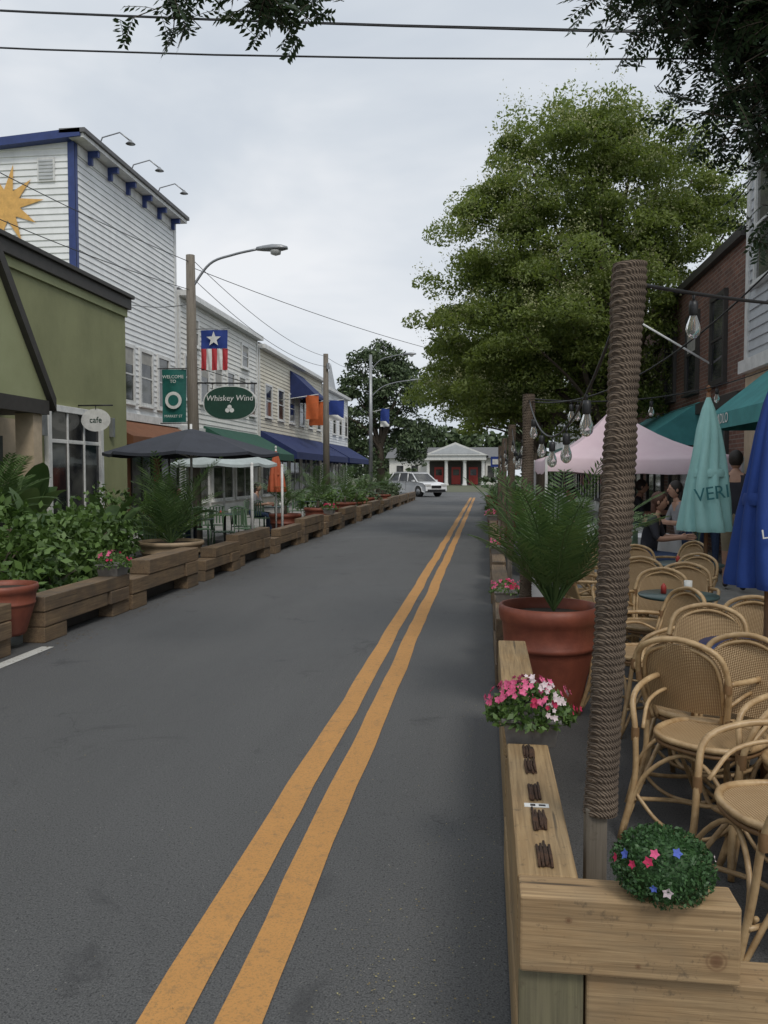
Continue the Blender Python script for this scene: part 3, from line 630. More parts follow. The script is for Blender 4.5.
# white clapboard building
e=empty('white_clapboard_building'); X=-9.5; Y0=18.4; Y1=24.7; H=9.25
g=MB(); g.box(-20,X-.003,Y0+.003,Y1,0,H,WHITE); g.build('core',e)
f=F((X,Y0),(X,Y1),e); f.lap(3.2,H,WHITE,.15); f.box(-.02,.12,0,.05,0,H-.02,BLUET)
f.box(f.L-.14,f.L,0,.045,3,H-.02,WMET); f.box(-.2,f.L+.1,-.2,.36,H,H+.10,WMET); f.box(-.25,f.L+.15,-.2,.42,H+.10,H+.2,ROOFG)
f.box(.14,f.L-.14,.0,.06,H-.26,H-.02,WMET)
for k in range(6):
    a=.6+k*1.05; f.box(a,a+.1,.06,.32,H-.14,H-.004,BLUET); f.box(a+.005,a+.095,.06,.16,H-.32,H-.14,BLUET)
for a in(2.3,3.55,4.8): f.win(a,a+.75,3.55,4.95,WMET,.1); 
f.box(0,f.L,0,.12,3.0,3.2,WMET); f.box(0,f.L,0,.03,.13,3.0,BROWNF)
f.awning(.6,f.L-.2,3.0,2.5,1.1,BROWNF,.2)
for a in(.8,2.9,4.9): f.win(a,a+1.3,.7,2.3,DKBR,.08,2,False)
for a in(1.2,3.0,4.8):
    f.g.tube([f.P(a,0,H+.2),f.P(a,.15,H+.55),f.P(a,.6,H+.65),f.P(a,.85,H+.45)],.018,METAL,6); f.g.lathe([(.02,.1),(.05,.06),(.12,0)],f.P(a,.87,H+.36),METAL,12)
f.done('street_front')
f=F((-20,Y0),(X,Y0),e); f.lap(3.,H,WHITE,.15); f.box(f.L-.11,f.L+.05,0,.04,0,H-.02,BLUET)
f.g.add([f.P(-.1,.25,H-.72),f.P(f.L+.3,.25,H+.02),f.P(f.L+.3,.25,H+.2),f.P(-.1,.25,H-.5),f.P(-.1,-.2,H-.72),f.P(f.L+.3,-.2,H+.02),f.P(f.L+.3,-.2,H+.2),f.P(-.1,-.2,H-.5)],[(0,1,2,3),(3,2,6,7),(0,4,5,1),(1,5,6,2)],BLUET)
a=f.L-.85; f.box(a,a+.42,.02,.05,8.35,8.9,WMET)
for k in range(6): f.box(a+.04,a+.38,.05,.07,8.4+k*.08,8.44+k*.08,GREYS)
f.done('side_wall')
g=MB(); cx,cz=-11.15,7.85; vs=[(cx,Y0-.05,cz)]; nr=10
for k in range(nr*2):
    a=k*math.pi/nr+.1; r_=(.95 if k%4==0 else .85) if k%2==0 else .36; vs.append((cx+r_*math.cos(a),Y0-.045,cz+r_*math.sin(a)))
g.add(vs,[(0,k+1,(k+1)%(nr*2)+1) for k in range(nr*2)],SUNY)
g.build('painted_sun_sign',e)

def rowb(name,y0,y1,H,mat,X=-9.5,wins=(),low=None,trim=WMET,step=.16):
    e=empty(name); g=MB(); g.box(-18,X-.003,y0+.004,y1-.004,0,H,mat); g.box(-18.1,X+.05,y0+.01,y1-.01,H+.12,H+.2,ROOFG); g.build('core',e)
    f=F((X,y0+.01),(X,y1-.01),e); f.lap(3.1,H,mat,step); f.box(0,f.L,-.1,.3,H-.05,H+.12,trim); f.box(0,f.L,0,.1,2.9,3.1,trim); f.box(0,.12,0,.05,3.1,H-.05,trim); f.box(f.L-.12,f.L,0,.05,3.1,H-.05,trim)
    for (a,b_,z0,z1) in wins: f.win(a,b_,z0,z1,trim,.09)
    n=max(2,int(f.L/2.4))
    for i in range(n):
        a=.4+(f.L-.8)*i/n; f.win(a,a+(f.L-.8)/n-.5,.7,2.5,trim,.09,2,False)
    g2=F((-18,y0),(X,y0),e); g2.lap(3.0,H,mat,step); g2.done('side_wall')
    return e,f
e2,f=rowb('white_row_building',24.85,33.8,7.15,WHITE2,wins=[(.5+i*1.45,1.25+i*1.45,4.0,5.3) for i in range(6)]+[(.9+i*2.9,1.7+i*2.9,5.8,6.6) for i in range(3)])
f.awning(2.2,8.8,3.2,2.35,1.6,GREENF,.25); f.done('street_front')
e3,f=rowb('cream_shop_building',34,47.5,6.9,CREAM,wins=[(1+i*2.2,2+i*2.2,4.1,5.4) for i in range(6)])
f.awning(5.6,8.4,6.6,5.4,1.3,NAVYF,.15); f.awning(.2,13.2,3.4,2.5,1.6,NAVYF,.3); f.done('street_front')
e4,f=rowb('white_shop_building',47.7,56.5,6.6,WHITE,wins=[(1+i*2.2,2+i*2.2,4.1,5.4) for i in range(4)])
f.g.add([f.P(.2,.1,6.6),f.P(4.2,.1,6.6),f.P(2.2,.1,8.3)],[(0,1,2)],GREYS); f.awning(.2,8.5,3.4,2.5,1.6,NAVYF,.3); f.done('street_front')

# right buildings
e=empty('grey_clapboard_building'); X=4.2
g=MB(); g.box(X+.003,14,2,14.1,0,7.2,GREYS); g.box(X-.15,14.1,1.9,14.25,7.2,7.35,WMET); g.build('core',e)
f=F((X,14.1),(X,2),e); f.lap(3.4,7.2,GREYS,.16); f.box(0,.14,0,.05,3.2,7.2,WMET); f.box(0,f.L,0,.14,3.2,3.4,WMET); f.box(0,f.L,0,.02,.13,3.2,BEIGE)
f.win(.5,1.4,4.6,6.3,WMET); f.win(2.6,3.5,4.6,6.3,WMET); f.win(5,6,4.6,6.3,WMET)
for a in(.8,3.2,5.6): f.win(a,a+1.6,.6,2.4,DKBR,.08,2,False)
f.awning(1.25,7.5,3.15,2.45,.9,TEALF,.22); f.done('street_front')
text('ADLO',.2,(3.29,12.1,2.36),(R(90),0,R(-90)),LETW,e)
e=empty('brick_building')
g=MB(); g.box(X+.002,14,14.12,25.5,0,5.45,BRICK); g.box(X-.12,14.1,14.15,25.6,5.45,5.6,DKBR); g.build('walls',e)
f=F((X,25.4),(X,14.2),e)
for a in(1,3.2,5.4,7.4,9.3): f.win(a,a+.8,3.3,4.75,DKBR,.09)
for a in(.8,3.4,6,8.6): f.win(a,a+1.7,.6,2.4,DKBR,.08,2,False)
f.box(0,f.L,.0,.12,2.75,2.95,DKBR); f.awning(3.,8.5,3.0,2.35,1.0,TEALF,.2)
f.g.tube([f.P(9.3,0.,3.6),f.P(8.6,1.3,4.6)],.02,WMET,6); f.done('street_front')
e=empty('white_shop_building'); g=MB(); g.box(X+.3,14,25.7,56,0,5.8,WHITE2); g.box(X+.1,14,25.7,56,5.8,6.0,ROOFG); g.build('walls',e)
f=F((X+.3,56),(X+.3,25.7),e)
for k in range(10): f.win(1+k*3,2.2+k*3,3.6,4.9,WMET); f.win(.7+k*3,2.7+k*3,.6,2.4,DKBR,.08,2,False)
f.awning(1,28,3.1,2.4,1.2,GREENF); f.done('street_front')

# end building
e=empty('columned_white_building'); YB=108; cx=-3.9
g=MB(); g.box(cx-9,cx+5.5,YB+3,YB+14,0,3.6,WHITE2); g.add([(cx-9.5,YB+2.5,3.6),(cx+6,YB+2.5,3.6),(cx+6,YB+8.5,5.2),(cx-9.5,YB+8.5,5.2)],[(0,1,2,3)],ROOFG)
g.box(cx-4.0,cx+4.0,YB,YB+3,3.3,3.9,WMET); g.add([(cx-4.3,YB-.2,3.9),(cx+4.3,YB-.2,3.9),(cx,YB-.2,5.6),(cx-4.3,YB+8,3.9),(cx+4.3,YB+8,3.9),(cx,YB+8,5.6)],[(0,1,2),(0,2,5,3),(1,4,5,2)],WMET)
g.add([(cx-3.3,YB-.23,4.1),(cx+3.3,YB-.23,4.1),(cx,YB-.23,5.3)],[(0,1,2)],GREYS)
for k in range(4):
    xx=cx-3.6+2.4*k; g.lathe([(.34,0),(.3,.2),(.25,.3),(.22,3.0),(.3,3.2),(.34,3.3)],(xx,YB+.5,0),WMET,14)
g.box(cx-3.9,cx+3.9,YB+2.92,YB+2.96,.05,3.2,DKBR)
for xx in(-2.3,0,2.3): g.box(cx+xx-.6,cx+xx+.6,YB+2.86,YB+2.91,.1,2.4,REDP); g.box(cx+xx-.4,cx+xx+.4,YB+2.82,YB+2.86,1.3,2.1,GLASS)
for xx in(-8,-6,4.2): g.box(cx+xx,cx+xx+.9,YB+2.93,YB+2.99,1,2.6,GLASS)
g.build('walls_portico',e)

# ------------------------------------------------------------------ poles, lamps, signs
def cobra(g,x,y,z,ax=1,L=2.0,rise=.25):
    g.tube(smooth([(x,y,z-.75),(x+ax*.25*L,y,z-.2),(x+ax*.55*L,y,z+rise-.1),(x+ax*.85*L,y,z+rise)],6),.028,METAL,8)
    hx=x+ax*.85*L
    vs=[];P=[(0,.05,.05),(.15,.09,.075),(.35,.13,.095),(.55,.12,.08),(.68,.06,.04)]
    for (dx,w,h) in P:
        for k in range(10):
            a=2*math.pi*k/10; vs.append((hx+ax*dx,y+w*math.cos(a),z+rise+h*math.sin(a)*(1 if math.sin(a)>0 else .6)))
    g.add(vs,[(i*10+k,i*10+(k+1)%10,(i+1)*10+(k+1)%10,(i+1)*10+k) for i in range(4) for k in range(10)]+[tuple(range(9,-1,-1)),tuple(40+k for k in range(10))],METAL,True)
    g.lathe([(.12,0),(.11,-.07),(.001,-.11)],(hx+ax*.42,y,z+rise-.045),LAMPG,12)
e=empty('street_lamp'); g=MB(); g.tube([(-6.35,17.6,.1),(-6.4,17.6,3),(-6.42,17.6,6.35)],[.14,.12,.095],WP,14); cobra(g,-6.42,17.6,6.35,1,1.75,.08)
g.tube([(-6.4,17.6,3.9),(-7.2,17.6,3.9)],.012,BLACK,5); g.tube([(-6.4,17.6,2.7),(-7.15,17.6,2.7)],.012,BLACK,5); g.tube([(-6.4,17.6,4.75),(-5.55,17.6,4.75)],.012,METAL,5)
g.tube([(-6.4,17.6,3.58),(-4.95,17.6,3.55)],.018,BLACK,6); g.tube([(-6.4,17.6,3.95),(-5.2,17.6,3.57)],.009,BLACK,5)
g.build('pole_and_arm',e)
def panel(g,x0,x1,y,z0,z1,mat,wave=.02,n=8):
    vs=[]
    for j in range(n+1):
        for i in range(n+1):
            u=i/n;w=j/n; vs.append((x0+(x1-x0)*u,y+wave*math.sin(u*5+w*3),z0+(z1-z0)*w))
    g.add(vs,[(j*(n+1)+i,j*(n+1)+i+1,(j+1)*(n+1)+i+1,(j+1)*(n+1)+i) for j in range(n) for i in range(n)],mat,True)
e=empty('welcome_banner'); g=MB(); panel(g,-7.1,-6.55,17.6,2.72,3.88,SIGNT); 
g.add([(-6.825,17.55,3.2)]+[(-6.825+.19*math.cos(a),17.55,3.2+.19*math.sin(a)) for a in np.linspace(0,2*math.pi,21)[:-1]],[(0,1+k,1+(k+1)%20) for k in range(20)],LETW)
g.add([(-6.825,17.545,3.2)]+[(-6.825+.12*math.cos(a),17.545,3.2+.12*math.sin(a)) for a in np.linspace(0,2*math.pi,21)[:-1]],[(0,1+k,1+(k+1)%20) for k in range(20)],SIGNT)
g.build('fabric',e); text('WELCOME\nTO',.1,(-6.825,17.54,3.66),(R(90),0,0),LETW,e); text('MARKET ST',.08,(-6.825,17.54,2.85),(R(90),0,0),LETW,e)
e=empty('stars_and_stripes_banner'); g=MB(); panel(g,-6.2,-5.6,17.6,4.32,4.72,FLBLU,.015)
for k in range(5): panel(g,-6.2+.12*k,-6.2+.12*(k+1)-.0,17.6,3.85,4.318,FLRED if k%2==0 else LETW,.015)
vs=[(-5.9,17.56,4.52)]+[(-5.9+(.17 if k%2==0 else .07)*math.sin(k*math.pi/5),17.56,4.52+(.17 if k%2==0 else .07)*math.cos(k*math.pi/5)) for k in range(10)]
g.add(vs,[(0,1+k,1+(k+1)%10) for k in range(10)],LETW)
g.build('fabric',e)
e=empty('hanging_pub_sign'); g=MB(); ou=[]
for k in range(40):
    a=2*math.pi*k/40; c_,s_=math.cos(a),math.sin(a); rx=.60*math.copysign(abs(c_)**.72,c_); rz=.33*math.copysign(abs(s_)**.72,s_)*(1+.12*math.cos(2*a+math.pi)); ou.append((-5.55+rx,3.13+rz))
for (sc_,y_,mt_) in((1,17.56,LETW),(.955,17.55,SIGNG)):
    vs=[(-5.55,y_,3.13)]+[(-5.55+(x-(-5.55))*sc_,y_,3.13+(z-3.13)*sc_) for x,z in ou]+[(-5.55+(x-(-5.55))*sc_,17.62,3.13+(z-3.13)*sc_) for x,z in ou]
    g.add(vs,[(0,1+k,1+(k+1)%40) for k in range(40)]+[(1+k,1+(k+1)%40,41+(k+1)%40,41+k) for k in range(40)],mt_)
g.tube([(-5.95,17.6,3.57),(-5.95,17.6,3.4)],.008,BLACK,5); g.tube([(-5.15,17.6,3.56),(-5.15,17.6,3.4)],.008,BLACK,5); g.build('board',e)
text('Whiskey Wind',.175,(-5.55,17.54,3.23),(R(90),0,0),LETW,e,shear=.15)
g=MB()
for dx,dz in((-.05,0),(.05,0),(0,.07)): g.add([(-5.55+dx+.05*math.cos(a),17.545,2.97+dz+.05*math.sin(a)) for a in np.linspace(0,2*math.pi,13)[:-1]],[tuple(range(12))],LETW)
g.build('clover',e)
e=empty('utility_pole'); g=MB(); g.tube([(-6.4,33,.1),(-6.42,33,6.4)],[.15,.10],WP,12); g.obox((-6.3,32.9,5.9),(.06,.06,.12),.2,METAL); g.build('pole',e)
e=empty('street_lamp'); g=MB(); g.tube([(-6.4,46,.1),(-6.4,46,8.2)],[.12,.08],METAL,12); cobra(g,-6.4,46,8.1,1,2.2,.1); cobra(g,-6.4,46,6.6,1,2.6,.15); g.build('pole_and_arms',e)
for (x,y,z0,z1,w,m_) in((-8.4,41,4.0,5.2,.9,FLORG),(-8.2,45,4.5,5.6,.9,FLBLU),(-8.0,37.8,4.1,5.2,.6,FLORG),(-5.6,46,4.2,5.2,.5,FLBLU)):
    e=empty('hanging_flag'); g=MB(); panel(g,x-w/2,x+w/2,y,z0,z1,m_,.05); g.tube([(-9.5 if x<-7 else -6.4,y,z1-.2),(x+w/2,y,z1+.05)],.02,WMET,5)
    if m_ is not FLORG: panel(g,x-w/2,x+w/2,y-.03,z0,z0+.3,LETW,.05)
    g.build('fabric_and_pole',e)
def wires(name,L,r):
    g=MB()
    for a,b_,sag in L:
        P=[]
        for i in range(25):
            t_=i/24; p=Vector(a).lerp(Vector(b_),t_); p.z-=sag*4*t_*(1-t_); P.append(p)
        g.tube(P,r,BLACK,5)
    return g.build(name)
wires('overhead_cable',[((-26,9.6,10.12),(24,8.6,4.93),1.10),((-26,9.7,9.93),(24,8.8,5.93),1.77)],.011)
wires('overhead_cable',[((-26,9.6,10.17),(24,8.6,5.05),1.17)],.006)
wires('overhead_cable',[((-6.42,17.6,6.2),(-9.6,4,7.3),.3),((-6.42,17.6,5.6),(-9.6,4,6.6),.4),((-6.42,17.6,6.3),(-6.42,33,6.3),.35),((-6.42,17.6,5.9),(-6.42,33,5.9),.4),((-6.42,33,6.3),(-6.4,46,7.5),.3),((-6.42,17.6,6.1),(4.5,40,6.4),.6),((-9.2,20,5.9),(-6.42,17.6,5.3),.1)],.008)

# ------------------------------------------------------------------ trees
def tree(name,base,trunk_h,lobes,nclump,per,ls,mat,cl=.5,trunk_r=.2,limbs=26,pan=0):
    e=empty(name); g=MB(); B=Vector(base); top=B+Vector((0,0,trunk_h))
    g.tube(smooth([B,B+Vector((.05,0,trunk_h*.5)),top],4),[trunk_r*(1.25-.5*i/8) for i in range(9)],BARK,12)
    W=[l[3]**2 for l in lobes]; Cc=[]
    for i in range(nclump):
        l=random.choices(lobes,W)[0]; d=Vector(unit(1)[0]); q=random.uniform(.5,1.12)
        Cc.append(Vector((l[0]+d.x*l[3]*q,l[1]+d.y*l[3]*q,l[2]+d.z*l[3]*q*.92)))
    for i in range(limbs):
        c=random.choice(Cc); mid=top.lerp(c,.45)+Vector((random.uniform(-.3,.3),random.uniform(-.3,.3),random.uniform(.1,.5)))
        st=B+Vector((0,0,trunk_h*random.uniform(.7,1))); P=smooth([st,mid,c],5); r0=trunk_r*random.uniform(.2,.5); g.tube(P,[r0*(1-k/len(P))+.012 for k in range(len(P))],BARK,6)
    g.build('trunk_and_limbs',e)
    Cs=[];Ps=[]
    for c in Cc:
        k=int(per*random.uniform(.5,1.4)); s_=cl*random.uniform(.5,1.2)
        q=rng.normal(size=(k,3)); q/=np.maximum(1,np.linalg.norm(q,axis=1,keepdims=True)/1.6)
        q=q*np.array([s_,s_,s_*.42])*.6; q[:,2]-=.38*np.hypot(q[:,0],q[:,1])
        Cs.append(q+np.array(c))
        if pan and random.random()<.6:
            for u in range(4):
                p0=np.array(c)+np.array([random.gauss(0,s_*.5),random.gauss(0,s_*.5),s_*.3]); qq=rng.normal(size=(pan,3))*np.array([.08,.08,.12]); Ps.append(qq+p0)
    C=np.vstack(Cs); leafcloud('foliage',C,rng.uniform(ls*.6,ls*1.25,len(C)),mat,e,.42,.8)
    if Ps:
        C=np.vstack(Ps); leafcloud('blossom',C,rng.uniform(.012,.032,len(C)),PANI,e,.6,.8)
    return e
Y=20
big=[(1.8,Y,8.5,1.8),(3.6,Y+.5,8.3,1.9),(.2,Y,7.3,1.5),(-.1,Y-.3,5.5,1.5),(1.7,Y-.8,5.6,2.0),(3.0,Y,5.8,1.7),(.3,Y,3.7,1.15),(1.9,Y,3.9,1.35),(4.9,Y+.5,7.2,1.5),(2.4,Y,9.5,1.1),(3.3,Y,3.9,1.0),(-.9,Y+2,4.1,1.1)]
tree('pagoda_tree',(2.9,20,0),2.6,big,700,300,.055,LEAF,.58,.24,44,26)
tree('pagoda_tree',(1.9,29,0),3,[(1.2,29,6.4,2.2),(0,29,5.2,1.8),(-1,29,4.5,1.3),(2.6,29,5.2,2)],170,150,.085,LEAF,.7,.2)
tree('pagoda_tree',(2.4,40,0),3,[(1.6,40,6.4,2.4),(.4,40,5.2,1.8)],110,110,.12,LEAF,.8,.2)
tree('background_tree',(-8.4,66,0),4,[(-9,66,9.5,2.6),(-6.9,66,7.8,2.3),(-10.5,66,6.8,2.6),(-8,66,11,1.6),(-6,66,5,2.2),(-10.5,66,3.5,2.2)],190,130,.18,LEAFB,1.0,.3)
lob=[]
for i in range(60):
    x=-60+i*2.2+random.uniform(-1,1); y=random.uniform(96,125); 
    if abs(x+3.9)<12: y=random.uniform(126,132)
    lob.append((x,y,random.uniform(2.5,5) if abs(x+3)>9 else random.uniform(4,6.5),random.uniform(2.5,4)))
e=empty('distant_tree_mass'); Cs=[]
for (x,y,z,r_) in lob:
    k=420; q=unit(k)*r_*rng.uniform(.6,1.05,(k,1)); Cs.append(q+np.array([x,y,z]))
C=np.vstack(Cs); C[:,2]=np.abs(C[:,2]); leafcloud('foliage',C,rng.uniform(.3,.7,len(C)),LEAFB,e,.6)
bush('shrub',[(-11.5,86,1,2.5,2,1.6),(-9.5,98,1,2,2,1.3),(1.6,92,.8,2.2,2,1.4),(6.5,80,1.2,2.5,2,1.4)],3600,.25,LEAFB)

# near tree with overhanging pinnate foliage
e=empty('overhanging_locust_tree'); g=MB()
g.tube(smooth([(4.4-.9,3.2,0),(3.5,3.3,2.0),(3.4,3.6,4.2),(3.0,4.2,6.2)],5),[.19-.007*i for i in range(16)],BARK,12)
Cs=[];As=[];Bs=[]
def pinn(p,d,L,n=7,lw=.0125,ll=.06):
    d=Vector(d).normalized(); p=Vector(p)
    S=d.cross(Vector((random.uniform(-.4,.4),random.uniform(-.4,.4),1))).normalized()
    P=[]
    for j in range(n):
        P.append(p.copy())
        for sg in(-1,1):
            v_=(S*sg+d*.45+Vector((0,0,-.25+random.uniform(-.2,.2)))).normalized(); l=ll*random.uniform(.8,1.2)
            w=v_.cross(d.cross(S)+Vector((random.uniform(-.5,.5),random.uniform(-.5,.5),random.uniform(-.3,.3)))).normalized()
            Cs.append(p+v_*l*.5);As.append(v_*l*.5);Bs.append(w*lw)
        d=(d+Vector((0,0,-.07))).normalized(); p=p+d*(L/n)
    g.tube(P,.002,BARK,3,False)
def branch(pts,r,nf,spread=.25,L=.24,t0=.2):
    P=smooth(pts,8); g.tube(P,[r*(1-.85*i/len(P)) for i in range(len(P))],BARK,6)
    for i in range(nf):
        t_=t0+(1-t0)*random.random(); q=t_*(len(P)-1); k=min(int(q),len(P)-2); p=P[k].lerp(P[k+1],q-k)
        d=Vector((random.uniform(-1,1),random.uniform(-1,1),random.uniform(-.9,.5)))
        o=Vector((random.gauss(0,spread),random.gauss(0,spread),random.gauss(-.05,spread*.6)))
        if o.length>.12 and random.random()<.5: g.tube([p,p+o],.004,BARK,3,False)
        pinn(p+o,d,L*random.uniform(.7,1.2))
T=(3.1,4.1,5.9)
ends=[(.80,6.0,4.95,150),(1.12,6.1,4.75,230),(1.42,6.1,4.55,270),(1.62,6.0,4.45,260),(1.72,6.3,4.1,230),(1.90,6.1,3.7,230),(1.25,6.6,5.05,230),(1.85,6.3,4.3,260),(1.45,5.8,4.85,280),(1.95,6.1,4.7,280),(1.78,5.7,4.05,200),(1.98,6.2,3.3,110),(1.7,5.9,4.9,250),(1.05,5.7,4.95,170),(1.85,5.9,3.85,180)]
for (x,y,z,k) in ends:
    branch([T,(T[0]*.45+x*.55+.2,(T[1]+y)/2,max(T[2],z)*.5+z*.5+.45),(x,y,z)],.03,k,.22,t0=.6)
branch([T,(1.6,4.8,5.9),(0,5.0,5.5),(-1.0,5.2,5.0),(-1.35,5.2,4.75)],.04,90,.13,.24,.75)
branch([(-.6,5.1,5.25),(-1.5,5.1,4.9),(-2.1,5.2,4.55)],.012,44,.12,.22,.5)
branch([(-1.1,5.15,5.0),(-1.3,5.0,4.62),(-1.36,5.0,4.42)],.01,70,.10,.2,.2)
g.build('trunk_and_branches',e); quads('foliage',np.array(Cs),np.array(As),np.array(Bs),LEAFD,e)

# ------------------------------------------------------------------ left cafe furniture
GM=M('green_metal_chair',(.10,.17,.10),None,8,.5,.05,dirt=.1)
g=MB()
for s_ in(-1,1):
    g.tube([(s_*.19,-.2,0),(s_*.18,-.18,.45)],.012,GM,6); g.tube([(s_*.2,.22,0),(s_*.18,.18,.45),(s_*.18,.24,.86)],.012,GM,6)
g.tube([(-.18,.24,.86),(0,.25,.9),(.18,.24,.86)],.012,GM,6)
for k in range(5): g.box(-.19,.19,-.2+k*.08,-.2+k*.08+.06,.445,.46,GM); g.box(-.17+k*.075,-.17+k*.075+.03,.20,.212,.5,.86,GM)
gc=g.build('green_slatted_chair'); gc.location=(-5.6,14.6,0)
for i,(x,y,a) in enumerate([(-5.1,15.6,2),(-5.8,16.3,.5),(-5.2,17.3,3),(-5.6,20.5,1),(-5.4,21.6,3.3),(-5.7,24.6,0),(-5.3,13.0,2.5),(-4.9,16.6,1.2),(-6.0,17.6,4)]): inst(gc,'green_slatted_chair',(x,y,0),a)
for (x,y) in((-5.5,15.2),(-5.5,17.0),(-5.4,21.0),(-5.5,25.2)): table(x,y,.36,DKG)
for (x,y) in((-4.5,15.6),(-4.6,18.4)):
    g=MB(); g.tube([(x,y,0),(x,y,1.75)],.03,WMET,8); g.lathe([(.001,.06),(.035,.04),(.03,0)],(x,y,1.75),WMET,10); g.lathe([(.12,0),(.1,.05),(.03,.07)],(x,y,0),WMET,12); g.build('white_post')

# ------------------------------------------------------------------ car
e=empty('parked_white_suv'); 
def arch(cx,r,n=10): return [(cx+r*math.cos(a),.36+r*math.sin(a)) for a in np.linspace(math.pi,0,n)]
prof=[(-2.25,.4),(-2.27,.75),(-2.2,1.02),(-1.95,1.08),(1.15,1.02),(1.9,.92),(2.2,.78),(2.25,.42),(2.1,.3)]+[(x,z) for x,z in reversed(arch(1.38,.4))]+[(.9,.26),(-.95,.26)]+[(x,z) for x,z in reversed(arch(-1.38,.4))]+[(-2.1,.3)]
g=MB(); n=len(prof)
vs=[]
for yy,k in((-.84,.985),(-.90,1.0),(.90,1.0),(.84,.985)):
    for x,z in prof: vs.append((x*k,yy,.3+(z-.3)*(k if z>.6 else 1)))
fs=[(i*n+j,i*n+(j+1)%n,(i+1)*n+(j+1)%n,(i+1)*n+j) for i in range(3) for j in range(n)]+[tuple(range(n-1,-1,-1)),tuple(3*n+j for j in range(n))]
g.add(vs,fs,CARW); g.build('body',e)
g=MB(); gl=[(-2.1,1.05),(1.2,1.0),(.45,1.55),(-.2,1.62),(-1.6,1.6),(-1.95,1.5)]
vs=[(x,-.82 if z<1.2 else -.66,z) for x,z in gl]+[(x,.82 if z<1.2 else .66,z) for x,z in gl]
g.add(vs,[(0,1,2,3,4,5),(11,10,9,8,7,6)]+[(i,(i+1)%6,6+(i+1)%6,6+i) for i in range(6)],GLASS); g.build('glasshouse',e)
g=MB(); g.add([(.42,-.68,1.56),(-.2,-.68,1.635),(-1.6,-.68,1.615),(-1.98,-.66,1.5),(.42,.68,1.56),(-.2,.68,1.635),(-1.6,.68,1.615),(-1.98,.66,1.5)],[(0,1,5,4),(1,2,6,5),(2,3,7,6)],CARW)
for s_ in(-1,1):
    for a,b_ in(((1.22,.83*s_,1.0),(.44,.67*s_,1.57)),((.1,.83*s_,1.03),(.0,.67*s_,1.61)),((-.95,.83*s_,1.04),(-.95,.67*s_,1.6)),((-2.08,.83*s_,1.05),(-1.7,.67*s_,1.6))): g.tube([a,b_],.045,CARW,6)
    g.tube([(.44,.67*s_,1.57),(-.2,.67*s_,1.63),(-1.62,.67*s_,1.61)],.04,CARW,6); g.tube([(.2,.62*s_,1.68),(-1.5,.62*s_,1.68)],.018,METAL,6); g.obox((.95,.98*s_,1.08),(.08,.09,.06),0,CARW)
    g.obox((2.1,.66*s_,.78),(.13,.2,.07),0,LAMPG); g.obox((-2.2,.72*s_,.85),(.08,.12,.13),0,REDP)
    g.box(-.02,.0,s_*.903-.003,s_*.903+.003,.4,1.0,BLACK); g.box(-.93,-.91,s_*.903-.003,s_*.903+.003,.4,1.0,BLACK)
g.obox((2.23,0,.68),(.03,.4,.09),0,BLACK); g.obox((2.22,0,.42),(.06,.75,.09),0,BLACK); g.build('roof_pillars_lights',e)
g=MB()
for wx in(-1.38,1.38):
    for s_ in(-1,1):
        g.tube([(wx,s_*.66,.34),(wx,s_*.90,.34)],.34,RUBB,20); g.tube([(wx,s_*.89,.34),(wx,s_*.915,.34)],.21,METAL,14)
g.build('wheels',e); e.location=(-4.75,57,0); e.rotation_euler=(0,0,R(-48))

g=MB(); g.tube([(.6,48,0),(.6,48,2.6)],.04,METAL,8); g.box(.3,.9,47.93,47.95,1.95,2.55,FLBLU); g.box(.4,.8,47.92,47.93,2.1,2.4,LETW); g.build('blue_street_sign')
e=empty('sandwich_board_sign'); g=MB(); g.obox((3.3,17,.6),(.3,.02,.45),.1,BLACK,R(12)); g.obox((3.3,17.25,.6),(.3,.02,.45),.1,BLACK,R(-12)); g.build('boards',e)

